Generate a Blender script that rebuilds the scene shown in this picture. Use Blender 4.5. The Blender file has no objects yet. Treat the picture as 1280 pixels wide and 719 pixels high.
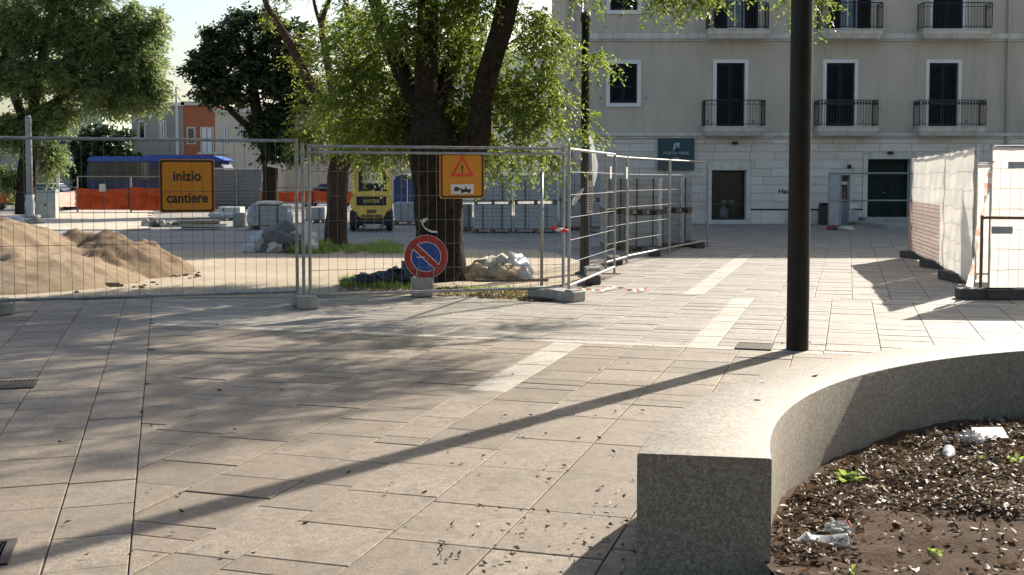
import bpy, bmesh, math, random
import numpy as np
from mathutils import Vector, Matrix, noise
R = math.radians
random.seed(7); rng = np.random.default_rng(7)
scn = bpy.context.scene
COL = scn.collection

# ------------------------------------------------------------------ camera, sky, sun, exposure
CAM_H, FPX, PITCH, HOR = 1.6, 1400.0, R(3.0), 225.0
PPY = HOR + FPX*math.tan(PITCH)
cam_d = bpy.data.cameras.new('camera'); cam = bpy.data.objects.new('camera', cam_d); COL.objects.link(cam)
cam.location = (0, 0, CAM_H); cam.rotation_euler = (R(90)-PITCH, 0, 0)
cam_d.sensor_width = 36; cam_d.sensor_fit = 'HORIZONTAL'; cam_d.lens = FPX/1280*36
cam_d.shift_y = -(359.5-PPY)/1280; cam_d.clip_start = .05; cam_d.clip_end = 2000
scn.camera = cam
SUN_AZ, SUN_EL = math.atan2(.633, .774), R(32.7)
w = bpy.data.worlds.new('World'); scn.world = w; w.use_nodes = True
nt = w.node_tree; sky = nt.nodes.new('ShaderNodeTexSky'); sky.sky_type = 'NISHITA'; sky.sun_disc = False
sky.sun_elevation = SUN_EL; sky.sun_rotation = SUN_AZ; sky.air_density = 1.2; sky.dust_density = 2.8; sky.ozone_density = 1.3
bgn = nt.nodes['Background']; bgn.inputs['Strength'].default_value = .09
nt.links.new(sky.outputs[0], bgn.inputs['Color'])
sl = bpy.data.lights.new('sun', 'SUN'); sl.energy = 4.8; sl.angle = R(.6); sl.color = (1, .925, .81)
so = bpy.data.objects.new('sun', sl); COL.objects.link(so); so.location = (20, 25, 30)
SV = Vector((math.sin(SUN_AZ)*math.cos(SUN_EL), math.cos(SUN_AZ)*math.cos(SUN_EL), math.sin(SUN_EL)))
so.rotation_euler = (-SV).to_track_quat('-Z', 'Y').to_euler()
vs = scn.view_settings; vs.view_transform = 'Standard'; vs.look = 'None'; vs.exposure = 1.12; vs.gamma = 1
scn.cycles.use_denoising = True
scn.cycles.max_bounces = 8; scn.cycles.transparent_max_bounces = 16

def ray(px, py):
    u, v = (px-640)/FPX, -(py-PPY)/FPX
    c, s = math.cos(PITCH), math.sin(PITCH)
    return Vector((u, c+v*s, v*c-s))
def G(px, py, z=0.0):
    d = ray(px, py); t = (z-CAM_H)/d.z
    return Vector((d.x*t, d.y*t, z))
def P(px, py, Y):
    d = ray(px, py); t = Y/d.y
    return Vector((d.x*t, Y, CAM_H+d.z*t))

# ------------------------------------------------------------------ materials
MATS = {}
def new_mat(name):
    m = bpy.data.materials.new(name); m.use_nodes = True
    MATS[name] = m
    return m, m.node_tree, m.node_tree.nodes['Principled BSDF']
def nd(t, kind, **kw):
    n = t.nodes.new(kind)
    for k, v in kw.items(): setattr(n, k, v)
    return n
def mixc(t, fac, a, b, mode='MIX'):
    n = nd(t, 'ShaderNodeMix', data_type='RGBA', blend_type=mode)
    for s, v in ((n.inputs[0], fac), (n.inputs[6], a), (n.inputs[7], b)):
        if hasattr(v, 'is_linked'): t.links.new(v, s)
        else: s.default_value = v if isinstance(v, (int, float)) else (*v[:3], 1)
    return n.outputs[2]
def noise_n(t, scale, detail=4, rough=.6, vec=None, coord='Object', dist=0):
    n = nd(t, 'ShaderNodeTexNoise'); n.inputs['Scale'].default_value = scale
    n.inputs['Detail'].default_value = detail; n.inputs['Roughness'].default_value = rough; n.inputs['Distortion'].default_value = dist
    if vec is None:
        tc = nd(t, 'ShaderNodeTexCoord'); vec = tc.outputs[coord]
    t.links.new(vec, n.inputs['Vector'])
    return n.outputs['Fac']
def ramp(t, fac, lo, hi, a=0., b=1.):
    n = nd(t, 'ShaderNodeMapRange'); n.inputs[1].default_value = lo; n.inputs[2].default_value = hi
    n.inputs[3].default_value = a; n.inputs[4].default_value = b; t.links.new(fac, n.inputs[0])
    return n.outputs[0]
def attr(t, name):
    n = nd(t, 'ShaderNodeAttribute'); n.attribute_name = name
    return n.outputs['Fac']
def bump(t, b, fac, strength, dist=.01):
    n = nd(t, 'ShaderNodeBump'); n.inputs['Strength'].default_value = strength; n.inputs['Distance'].default_value = dist
    t.links.new(fac, n.inputs['Height']); t.links.new(n.outputs[0], b.inputs['Normal'])
def sc(c, k): return tuple(min(1, x*k) for x in c[:3])
def mat(name, col, rough=.6, metal=0., var=.15, scale=6., bmp=0., bscale=60., spec=.5, dirt=0., dirtcol=(.12, .1, .08), dscale=3., transl=0.):
    m, t, b = new_mat(name)
    c = mixc(t, ramp(t, noise_n(t, scale), .3, .7), sc(col, 1-var), sc(col, 1+var))
    if dirt:
        c = mixc(t, ramp(t, noise_n(t, dscale, 6, .7), .5, .75, 0, dirt), c, dirtcol)
    t.links.new(c, b.inputs['Base Color'])
    b.inputs['Metallic'].default_value = metal; b.inputs['Specular IOR Level'].default_value = spec
    rn = ramp(t, noise_n(t, scale*2.3), .3, .7, max(.03, rough-.08), min(1, rough+.08)); t.links.new(rn, b.inputs['Roughness'])
    if bmp: bump(t, b, noise_n(t, bscale, 5), bmp, .01)
    if transl:
        tr = nd(t, 'ShaderNodeBsdfTranslucent'); t.links.new(c, tr.inputs['Color'])
        mx = nd(t, 'ShaderNodeMixShader'); mx.inputs[0].default_value = transl
        t.links.new(b.outputs[0], mx.inputs[1]); t.links.new(tr.outputs[0], mx.inputs[2])
        t.links.new(mx.outputs[0], t.nodes['Material Output'].inputs['Surface'])
    return m
def slab_mat(name, ca, cb, stain):
    m, t, b = new_mat(name)
    geo = nd(t, 'ShaderNodeNewGeometry'); pos = geo.outputs['Position']
    c = mixc(t, attr(t, 'tint'), ca, cb)
    c = mixc(t, ramp(t, noise_n(t, 1.1, 6, .65, pos), .42, .72, 0, .5), c, stain)
    c = mixc(t, ramp(t, noise_n(t, 22, 6, .8, pos), .35, .62, 0, .75), c, sc(ca, .62))
    c = mixc(t, ramp(t, noise_n(t, 95, 3, .8, pos), .45, .6, 0, .6), c, sc(ca, .45))
    c = mixc(t, ramp(t, noise_n(t, 5.5, 2, .5, pos), .64, .70, 0, .5), c, sc(ca, .5))
    vo = nd(t, 'ShaderNodeTexVoronoi'); vo.inputs['Scale'].default_value = 2.3; t.links.new(pos, vo.inputs['Vector'])
    c = mixc(t, ramp(t, vo.outputs['Distance'], .03, .055, .55, 0), c, sc(ca, .35))
    c = mixc(t, ramp(t, noise_n(t, 2.6, 7, .75, pos, dist=1.2), .5, .62, 0, .55), c, sc(ca, .55))
    t.links.new(c, b.inputs['Base Color'])
    t.links.new(ramp(t, noise_n(t, 7, 5, .7, pos), .3, .7, .5, .75), b.inputs['Roughness'])
    b.inputs['Specular IOR Level'].default_value = .4
    bump(t, b, noise_n(t, 75, 7, .8, pos), .7, .008)
    return m
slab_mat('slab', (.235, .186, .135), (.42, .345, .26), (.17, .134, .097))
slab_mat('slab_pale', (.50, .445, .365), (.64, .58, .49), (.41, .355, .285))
slab_mat('slab_far_sheen', (.31, .27, .22), (.49, .435, .365), (.25, .217, .175))  # far slabs paler: grazing sheen put into the stone colour
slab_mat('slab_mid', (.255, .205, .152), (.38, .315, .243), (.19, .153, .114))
mat('bed', (.13, .108, .08), .95, var=.3, scale=30, bmp=.5, bscale=90)
def granite():
    m, t, b = new_mat('granite')
    geo = nd(t, 'ShaderNodeNewGeometry'); pos = geo.outputs['Position']
    v = nd(t, 'ShaderNodeTexVoronoi'); v.inputs['Scale'].default_value = 230; t.links.new(pos, v.inputs['Vector'])
    sep = nd(t, 'ShaderNodeSeparateColor'); t.links.new(v.outputs['Color'], sep.inputs[0])
    c = mixc(t, ramp(t, sep.outputs[0], .0, 1.), (.235, .208, .172), (.50, .46, .40))
    c = mixc(t, ramp(t, sep.outputs[1], .78, .84, 0, .7), c, (.08, .072, .062))
    c = mixc(t, ramp(t, sep.outputs[2], .8, .84, 0, .6), c, (.34, .27, .20))
    c = mixc(t, ramp(t, noise_n(t, 2.2, 6, .7, pos), .45, .75, 0, .5), c, (.2, .17, .13))
    c = mixc(t, ramp(t, noise_n(t, 45, 3, .7, pos), .42, .6, 0, .6), c, (.15, .125, .095))
    t.links.new(c, b.inputs['Base Color']); b.inputs['Roughness'].default_value = .62
    b.inputs['Specular IOR Level'].default_value = .4
    bump(t, b, noise_n(t, 90, 6, .8, pos), .6, .006)
granite()
def soil_mat():
    m, t, b = new_mat('soil')
    geo = nd(t, 'ShaderNodeNewGeometry'); pos = geo.outputs['Position']
    c = mixc(t, ramp(t, noise_n(t, 9, 6, .7, pos), .3, .7), (.05, .03, .018), (.13, .082, .052))
    c = mixc(t, ramp(t, noise_n(t, 60, 4, .7, pos), .55, .7, 0, .6), c, (.16, .115, .08))
    t.links.new(c, b.inputs['Base Color']); b.inputs['Roughness'].default_value = .95
    b.inputs['Specular IOR Level'].default_value = .2
    bump(t, b, noise_n(t, 45, 8, .75, pos), .9, .03)
soil_mat()
def ground_mat(name, ca, cb, cc, s1=.5, s2=8, bs=40, bm=.4):
    m, t, b = new_mat(name)
    geo = nd(t, 'ShaderNodeNewGeometry'); pos = geo.outputs['Position']
    c = mixc(t, ramp(t, noise_n(t, s1, 6, .65, pos), .35, .65), ca, cb)
    c = mixc(t, ramp(t, noise_n(t, s2, 5, .7, pos), .45, .7, 0, .6), c, cc)
    t.links.new(c, b.inputs['Base Color']); b.inputs['Roughness'].default_value = .9; b.inputs['Specular IOR Level'].default_value = .25
    bump(t, b, noise_n(t, bs, 8, .75, pos), bm, .02)
ground_mat('concrete_ground', (.20, .19, .175), (.27, .255, .235), (.15, .14, .13))
ground_mat('sand_ground', (.33, .265, .185), (.42, .35, .26), (.24, .185, .125), .6, 5, 30, .6)
ground_mat('pale_track', (.40, .35, .28), (.48, .43, .35), (.30, .25, .19), .6, 5, 30, .5)
ground_mat('road', (.09, .09, .09), (.13, .13, .125), (.07, .07, .07))
ground_mat('sand', (.20, .145, .088), (.27, .20, .13), (.15, .105, .064), 1.2, 9, 22, .9)
ground_mat('damp_shaded_sand', (.15, .10, .058), (.21, .145, .085), (.09, .06, .034), 1.5, 9, 18, 1.)  # second ridge: damp plus its shadowed side put into the colour
mat('galv', (.30, .30, .29), .5, .55, .3, 12)
mat('galv_bright', (.5, .5, .49), .45, .4, .2, 12)
mat('wire', (.13, .13, .125), .6, .3, .3, 20, spec=.3)
mat('wire_mid', (.24, .24, .235), .6, .3, .3, 20, spec=.3)  # lighter copy for the turned panels, sun glint put into the colour
mat('rusty', (.22, .11, .06), .7, .3, .3, 20)
mat('foot_concrete', (.33, .31, .27), .9, 0, .25, 9, .5, 70)
mat('foot_dark', (.085, .075, .065), .85, 0, .3, 9, .4, 70)
mat('bark', (.03, .023, .016), .95, 0, .6, 14, 1., 22, .1)
mat('bark_red', (.065, .04, .027), .95, 0, .45, 14, 1., 26, .2)
mat('pole_dark', (.016, .013, .010), .45, 0, .3, 5, spec=.22)
mat('pole_grey', (.26, .26, .25), .5, .4, .15, 6)
mat('orange_sign', (.60, .225, .008), .5, 0, .04, 4)
mat('sign_back', (.3, .3, .3), .5, .6, .1, 6)
mat('black', (.012, .012, .012), .5, 0, .1, 5)
mat('red_sign', (.32, .02, .015), .5, 0, .12, 7)
mat('red_bright', (.65, .05, .02), .5, 0, .1, 7)
mat('blue_sign', (.012, .055, .27), .5, 0, .1, 7)
mat('white', (.62, .61, .585), .55, 0, .08, 6)
mat('white_plastic', (.66, .67, .68), .35, 0, .08, 9, .3, 25, transl=.3)
mat('tarp', (.10, .095, .09), .6, 0, .3, 6, .8, 14)
mat('black_bag', (.012, .013, .014), .3, 0, .2, 6, .8, 20)
mat('sack', (.62, .56, .46), .8, 0, .2, 10, .8, 18, transl=.15)
mat('sack_tan', (.46, .35, .22), .85, 0, .25, 12, .9, 18)
mat('paver', (.40, .395, .38), .9, 0, .12, 7, .4, 60)
mat('paver_warm', (.38, .36, .33), .9, 0, .12, 7, .4, 60)
mat('wood', (.17, .12, .075), .85, 0, .3, 10, .4, 50)
mat('yellow', (.84, .56, .11), .35, 0, .06, 5, dirt=.35, dirtcol=(.2, .13, .04), dscale=4)
mat('tyre', (.018, .018, .018), .8, 0, .2, 10)
mat('dark_metal', (.03, .03, .032), .5, .3, .2, 6)
def glass_mat(name, col, rough=.06):
    m, t, b = new_mat(name)
    c = mixc(t, noise_n(t, .8), sc(col, .7), sc(col, 1.2)); t.links.new(c, b.inputs['Base Color'])
    b.inputs['Roughness'].default_value = rough; b.inputs['Specular IOR Level'].default_value = .9
glass_mat('glass_dark', (.012, .013, .015)); glass_mat('glass_sky_tint', (.05, .08, .14))  # blue panes: reflected sky put into the base colour
glass_mat('bus_glass', (.02, .022, .02), .1)
mat('bus_blue', (.012, .07, .36), .3, 0, .06, 1); mat('bus_navy', (.012, .022, .075), .35, 0, .08, 1)
mat('car_white', (.7, .71, .72), .25, 0, .03, 2); mat('car_dark', (.03, .032, .036), .25, .3, .05, 2); mat('car_silver', (.4, .41, .43), .3, .6, .05, 2)
mat('orange_net', (.26, .045, .015), .85, 0, .4, 2, spec=.1, transl=.12)
mat('pink_net', (.70, .46, .39), .7, 0, .15, 6, transl=.55)
mat('sheet', (.74, .71, .655), .75, 0, .08, 2.5, .25, 9, .3, dirt=.35, dirtcol=(.54, .49, .42), dscale=2, transl=.55)
mat('grey_sheet', (.42, .42, .42), .6, 0, .12, 3, transl=.1)
mat('corrugated', (.25, .27, .29), .5, .4, .1, 4)
mat('tape_red', (.62, .06, .05), .5, 0, .1, 9, transl=.2)
mat('util_box', (.36, .37, .34), .7, 0, .12, 4, dirt=.3)
mat('blue_tarp', (.015, .035, .12), .5, 0, .2, 3, .4, 8)
mat('green_dark', (.007, .016, .012), .55, 0, .2, 4, spec=.2)
mat('teal_sign', (.006, .045, .06), .4, 0, .06, 4)
mat('logo', (.42, .47, .47), .5, 0, .05, 4)
mat('iron', (.016, .015, .015), .55, .3, .2, 8)
mat('iron_rust', (.05, .04, .032), .75, .2, .35, 10)
mat('shutter', (.009, .011, .017), .55, 0, .25, 3, spec=.25)
mat('graffiti', (.02, .02, .02), .7, 0, .1, 5)
mat('stucco', (.50, .44, .355), .92, 0, .09, .7, .3, 45, .2, dirt=.5, dirtcol=(.39, .355, .28), dscale=.5)
mat('stucco_side', (.46, .43, .36), .92, 0, .07, .7, .3, 45, .2)
mat('trim', (.60, .57, .50), .85, 0, .1, 3, .2, 50, .2, dirt=.45, dirtcol=(.30, .27, .22), dscale=1.3)
mat('trim_white', (.70, .69, .66), .8, 0, .06, 3, .2, 50, .2, dirt=.25, dirtcol=(.42, .40, .36), dscale=2)
def streaks(m, col, k):
    t = m.node_tree; b = t.nodes['Principled BSDF']; src = b.inputs['Base Color'].links[0].from_socket
    geo = nd(t, 'ShaderNodeNewGeometry'); mp = nd(t, 'ShaderNodeMapping'); mp.inputs['Scale'].default_value = (2.2, 2.2, .16); t.links.new(geo.outputs['Position'], mp.inputs['Vector'])
    t.links.new(mixc(t, ramp(t, noise_n(t, 1.6, 7, .75, mp.outputs[0]), .5, .75, 0, k), src, col), b.inputs['Base Color'])
streaks(MATS['stucco'], (.30, .27, .21), .55); streaks(MATS['trim'], (.24, .21, .17), .6)
def stone_mat():
    m, t, b = new_mat('travertine')
    tc = nd(t, 'ShaderNodeTexCoord'); mp = nd(t, 'ShaderNodeMapping'); mp.inputs['Scale'].default_value = (.35, 1, 5)
    geo = nd(t, 'ShaderNodeNewGeometry'); t.links.new(geo.outputs['Position'], mp.inputs['Vector'])
    oi = nd(t, 'ShaderNodeObjectInfo')
    c = mixc(t, oi.outputs['Random'], (.63, .565, .495), (.75, .69, .625))
    c = mixc(t, ramp(t, noise_n(t, 3, 6, .7, mp.outputs[0]), .4, .7, 0, .6), c, (.48, .43, .36))
    c = mixc(t, ramp(t, noise_n(t, .45, 5, .7, geo.outputs['Position']), .5, .75, 0, .6), c, (.44, .35, .26))
    t.links.new(c, b.inputs['Base Color']); b.inputs['Roughness'].default_value = .8; b.inputs['Specular IOR Level'].default_value = .25
    bump(t, b, noise_n(t, 30, 6, .7, mp.outputs[0]), .4, .01)
stone_mat()
mat('house_green', (.50, .54, .42), .9, 0, .06, .6); mat('house_beige', (.36, .33, .28), .9, 0, .12, .6, dirt=.3)
mat('house_red', (.42, .13, .06), .9, 0, .1, .6); mat('house_cream', (.60, .52, .40), .9, 0, .08, .6); mat('house_pale', (.72, .72, .71), .9, 0, .08, .6)
mat('roof_tile', (.30, .15, .09), .9, 0, .2, 3)
def thin_plastic(name, col, fac):
    m, t, b = new_mat(name)
    c = mixc(t, noise_n(t, 25), sc(col, .8), sc(col, 1.1)); t.links.new(c, b.inputs['Base Color']); b.inputs['Roughness'].default_value = .12; b.inputs['Specular IOR Level'].default_value = .8
    bump(t, b, noise_n(t, 45, 4), .5, .008)
    tr = nd(t, 'ShaderNodeBsdfTransparent'); mx = nd(t, 'ShaderNodeMixShader'); mx.inputs[0].default_value = fac
    t.links.new(b.outputs[0], mx.inputs[1]); t.links.new(tr.outputs[0], mx.inputs[2]); t.links.new(mx.outputs[0], t.nodes['Material Output'].inputs['Surface'])
thin_plastic('clear_plastic', (.60, .63, .66), .5); thin_plastic('pane', (.02, .022, .024), .72)
def leaf_mat(name, ca, cb, cc, transl=.5, rough=.45):
    m, t, b = new_mat(name)
    a = attr(t, 'tint')
    c = mixc(t, ramp(t, a, 0, .8), ca, cb); c = mixc(t, ramp(t, a, .9, .96), c, cc)
    t.links.new(c, b.inputs['Base Color']); b.inputs['Roughness'].default_value = rough; b.inputs['Specular IOR Level'].default_value = .35
    tr = nd(t, 'ShaderNodeBsdfTranslucent'); t.links.new(mixc(t, .5, c, sc(cb, 3.0)), tr.inputs['Color'])
    mx = nd(t, 'ShaderNodeMixShader'); mx.inputs[0].default_value = transl
    t.links.new(b.outputs[0], mx.inputs[1]); t.links.new(tr.outputs[0], mx.inputs[2])
    t.links.new(mx.outputs[0], t.nodes['Material Output'].inputs['Surface'])
leaf_mat('leaf', (.036, .06, .011), (.125, .165, .028), (.26, .22, .04), .52)
leaf_mat('leaf_yellow', (.055, .075, .012), (.18, .195, .028), (.30, .15, .035), .5)
leaf_mat('leaf_willow', (.075, .11, .032), (.15, .19, .07), (.2, .21, .07), .45)
leaf_mat('leaf_dark', (.012, .024, .009), (.035, .055, .018), (.06, .07, .02), .25, .35)
leaf_mat('grass', (.09, .14, .03), (.20, .27, .06), (.28, .25, .08), .45)
leaf_mat('dead_leaf', (.03, .02, .013), (.17, .115, .075), (.40, .35, .27), .12, .55)
leaf_mat('dead_leaf_olive', (.07, .06, .02), (.22, .17, .07), (.36, .30, .12), .2, .5)

# ------------------------------------------------------------------ mesh helpers
class MB:
    def __init__(s): s.v = []; s.f = []; s.mi = []; s.cur = 0
    def add(s, vs, fs):
        o = len(s.v); s.v += [tuple(x) for x in vs]; s.f += [tuple(o+i for i in f) for f in fs]; s.mi += [s.cur]*len(fs); return s
    def box(s, c, d, rz=0, rx=0, ry=0):
        x, y, z = d[0]/2, d[1]/2, d[2]/2
        vs = [Vector(p) for p in ((-x,-y,-z),(x,-y,-z),(x,y,-z),(-x,y,-z),(-x,-y,z),(x,-y,z),(x,y,z),(-x,y,z))]
        if rz or rx or ry:
            M = Matrix.Rotation(rz, 3, 'Z') @ Matrix.Rotation(ry, 3, 'Y') @ Matrix.Rotation(rx, 3, 'X'); vs = [M @ p for p in vs]
        c = Vector(c)
        return s.add([p+c for p in vs], [(3,2,1,0),(4,5,6,7),(0,1,5,4),(1,2,6,5),(2,3,7,6),(3,0,4,7)])
    def b2(s, lo, hi):
        return s.box([(a+b)/2 for a, b in zip(lo, hi)], [b-a for a, b in zip(lo, hi)])
    def cbox(s, lo, hi, c=.01):     # chamfered box
        (x0,y0,z0),(x1,y1,z1) = lo, hi
        vs = []; 
        for (a, z) in ((c, z0), (0, z0+c), (0, z1-c), (c, z1)):
            vs += [(x0+a+c,y0+a,z),(x1-a-c,y0+a,z),(x1-a,y0+a+c,z),(x1-a,y1-a-c,z),(x1-a-c,y1-a,z),(x0+a+c,y1-a,z),(x0+a,y1-a-c,z),(x0+a,y0+a+c,z)]
        fs = [tuple(range(7,-1,-1)), tuple(range(24,32))]
        for r in range(3):
            for i in range(8): fs.append((r*8+i, r*8+(i+1)%8, r*8+8+(i+1)%8, r*8+8+i))
        return s.add(vs, fs)
    def tube(s, pts, r, n=8, cap=True, jit=0):
        pts = [Vector(p) for p in pts]
        rs = r if isinstance(r, (list, tuple)) else [r]*len(pts)
        vs = []; up = None
        for i, p in enumerate(pts):
            d = (pts[min(i+1, len(pts)-1)]-pts[max(i-1, 0)]).normalized()
            if up is None: up = Vector((0, 0, 1)) if abs(d.z) < .9 else Vector((1, 0, 0))
            a = d.cross(up).normalized(); b = a.cross(d).normalized(); up = b if abs(d.dot(b)) < .9 else up
            for k in range(n):
                t = 2*math.pi*k/n
                rr = rs[i]*(1+(.09*noise.noise(Vector((math.cos(t)*4.5, math.sin(t)*4.5, p.z*.7))) if n > 14 else 0)+jit*noise.noise(Vector((p.x*1.5+math.cos(t)*2, p.y*1.5+math.sin(t)*2, p.z*1.2))))
                vs.append(p+(a*math.cos(t)+b*math.sin(t))*rr)
        m = len(pts); fs = []
        for i in range(m-1):
            for k in range(n): fs.append((i*n+k, i*n+(k+1)%n, (i+1)*n+(k+1)%n, (i+1)*n+k))
        if cap: fs += [tuple(range(n-1, -1, -1)), tuple(range((m-1)*n, m*n))]
        return s.add(vs, fs)
    def lathe(s, prof, c=(0,0,0), n=20):
        c = Vector(c); vs = []; fs = []
        for r, z in prof:
            for k in range(n):
                t = 2*math.pi*k/n; vs.append(c+Vector((r*math.cos(t), r*math.sin(t), z)))
        for i in range(len(prof)-1):
            for k in range(n): fs.append((i*n+k, i*n+(k+1)%n, (i+1)*n+(k+1)%n, (i+1)*n+k))
        fs += [tuple(range(n-1, -1, -1)), tuple(range((len(prof)-1)*n, len(prof)*n))]
        return s.add(vs, fs)
    def prism(s, poly, y0, y1):     # poly in xz extruded along y
        n = len(poly); vs = [(x, y0, z) for x, z in poly]+[(x, y1, z) for x, z in poly]
        fs = [tuple(range(n)), tuple(range(2*n-1, n-1, -1))]+[(i, n+i, n+(i+1)%n, (i+1)%n) for i in range(n)]
        return s.add(vs, fs)
    def disc(s, c, r, y, n=32, r0=0):  # annulus facing -y
        vs = []; cx, cz = c
        for k in range(n):
            t = 2*math.pi*k/n; vs.append((cx+r*math.cos(t), y, cz+r*math.sin(t)))
        if r0:
            for k in range(n):
                t = 2*math.pi*k/n; vs.append((cx+r0*math.cos(t), y, cz+r0*math.sin(t)))
            return s.add(vs, [(k, (k+1)%n, n+(k+1)%n, n+k) for k in range(n)])
        return s.add(vs, [tuple(range(n))])
    def build(s, name, mats, parent=None, smooth=False, bevel=0, auto=None):
        me = bpy.data.meshes.new(name); me.from_pydata(s.v, [], s.f)
        if isinstance(mats, str): mats = [mats]
        for m in mats: me.materials.append(MATS[m])
        if len(mats) > 1: me.polygons.foreach_set('material_index', s.mi)
        bm = bmesh.new(); bm.from_mesh(me); bmesh.ops.recalc_face_normals(bm, faces=bm.faces)
        if bevel: bmesh.ops.bevel(bm, geom=[e for e in bm.edges if len(e.link_faces) == 2 and e.calc_face_angle() > .5], offset=bevel, segments=2, affect='EDGES', clamp_overlap=True)
        bm.to_mesh(me); bm.free()
        if smooth: me.polygons.foreach_set('use_smooth', [True]*len(me.polygons))
        if auto: me.set_sharp_from_angle(angle=R(auto))
        o = bpy.data.objects.new(name, me); COL.objects.link(o)
        if parent: o.parent = parent
        return o
def tag(o, label=None, cat=None, group=None, kind=None):
    if label: o['label'] = label
    if cat: o['category'] = cat
    if group: o['group'] = group
    if kind: o['kind'] = kind
    return o
def thing(name, label, cat, loc=(0,0,0), rz=0, group=None):
    o = bpy.data.objects.new(name, None); COL.objects.link(o); o.empty_display_size = .2
    o.location = loc; o.rotation_euler = (0, 0, rz)
    return tag(o, label, cat, group)
def text_mb(mb, txt, size, x, z, y, bold=.0, align='CENTER', sx=1.):
    cu = bpy.data.curves.new('t', 'FONT'); cu.body = txt; cu.size = size; cu.align_x = align; cu.offset = bold; cu.resolution_u = 3
    ob = bpy.data.objects.new('t', cu); COL.objects.link(ob)
    dg = bpy.context.evaluated_depsgraph_get(); me = bpy.data.meshes.new_from_object(ob.evaluated_get(dg))
    mb.add([(x+v.co.x*sx, y, z+v.co.y) for v in me.vertices], [tuple(p.vertices) for p in me.polygons])
    bpy.data.objects.remove(ob); bpy.data.curves.remove(cu); bpy.data.meshes.remove(me)
def np_mesh(name, V, F, mats, parent=None, tint=None, smooth=False):
    me = bpy.data.meshes.new(name); n, k = F.shape
    me.vertices.add(len(V)); me.vertices.foreach_set('co', V.astype(np.float32).ravel())
    me.loops.add(n*k); me.loops.foreach_set('vertex_index', F.astype(np.int32).ravel())
    me.polygons.add(n); me.polygons.foreach_set('loop_start', np.arange(0, n*k, k, dtype=np.int32)); me.polygons.foreach_set('loop_total', np.full(n, k, dtype=np.int32))
    if tint is not None:
        a = me.attributes.new('tint', 'FLOAT', 'FACE'); a.data.foreach_set('value', tint.astype(np.float32))
    me.update(calc_edges=True)
    for m in ([mats] if isinstance(mats, str) else mats): me.materials.append(MATS[m])
    if smooth: me.polygons.foreach_set('use_smooth', [True]*n)
    o = bpy.data.objects.new(name, me); COL.objects.link(o)
    if parent: o.parent = parent
    return o
def leaves(name, pos, dr, ln, wd, matname, parent=None, tint=None, fold=.25):
    """pos Nx3 base points, dr Nx3 directions; quads folded round the midrib (two triangles)"""
    n = len(pos); dr = dr/np.linalg.norm(dr, axis=1, keepdims=True)
    q = rng.normal(size=(n, 3)); sd = np.cross(dr, q); sd /= np.linalg.norm(sd, axis=1, keepdims=True)+1e-9
    up = np.cross(sd, dr)
    ln = np.broadcast_to(ln, n)[:, None]; wd = np.broadcast_to(wd, n)[:, None]
    V = np.empty((n, 4, 3)); V[:, 0] = pos; V[:, 2] = pos+dr*ln
    V[:, 1] = pos+dr*ln*.45+sd*wd*.5+up*wd*fold; V[:, 3] = pos+dr*ln*.45-sd*wd*.5+up*wd*fold
    i = np.arange(n)*4
    F = np.empty((n, 2, 3), int); F[:, 0] = np.stack([i, i+1, i+2], 1); F[:, 1] = np.stack([i, i+2, i+3], 1)
    t = rng.random(n) if tint is None else tint
    return np_mesh(name, V.reshape(-1, 3), F.reshape(-1, 3), matname, parent, np.repeat(t, 2))
def blob(mb, c, r, amp=.25, seed=0, sub=3, freq=1.6, floor=None):
    bm = bmesh.new(); bmesh.ops.create_icosphere(bm, subdivisions=sub, radius=1)
    vs = []
    for v in bm.verts:
        p = v.co.copy(); k = 1+amp*noise.fractal(p*freq+Vector((seed*7.3, seed*3.1, 0)), 1., 2., 4)*1.6
        q = Vector((p.x*r[0]*k, p.y*r[1]*k, p.z*r[2]*k))+Vector(c)
        if floor is not None: q.z = max(q.z, floor)
        vs.append(q)
    fs = [tuple(v.index for v in f.verts) for f in bm.faces]; bm.free()
    return mb.add(vs, fs)

# ------------------------------------------------------------------ ground sheets
def sheet(name, pts, z, m, label=None):
    mb = MB(); mb.add([(x, y, z) for x, y in pts], [tuple(range(len(pts)))])
    return tag(mb.build(name, m), kind='structure')
sheet('ground', [(-500, -60), (500, -60), (500, 900), (-500, 900)], -.06, 'concrete_ground')
sheet('road', [(-120, 58), (60, 58), (60, 76), (-120, 76)], -.05, 'road')
def organic(name, poly, z, m, amp=.35, step=.35, hump=.0):
    """ground patch with an uneven outline, slightly domed"""
    pts = []
    for i, a in enumerate(poly):
        b = poly[(i+1) % len(poly)]; a = Vector((*a, 0)); b = Vector((*b, 0)); L = (b-a).length; k = max(1, int(L/step))
        for j in range(k):
            p = a.lerp(b, j/k); n = Vector((noise.noise(p*1.3), noise.noise(p*1.3+Vector((9, 3, 5))), 0))+.5*Vector((noise.noise(p*4), noise.noise(p*4+Vector((2, 7, 1))), 0))
            pts.append((p+n*amp).to_2d())
    mb = MB(); mb.add([(p.x, p.y, z) for p in pts], [tuple(range(len(pts)))])
    return tag(mb.build(name, m), kind='structure')

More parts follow.
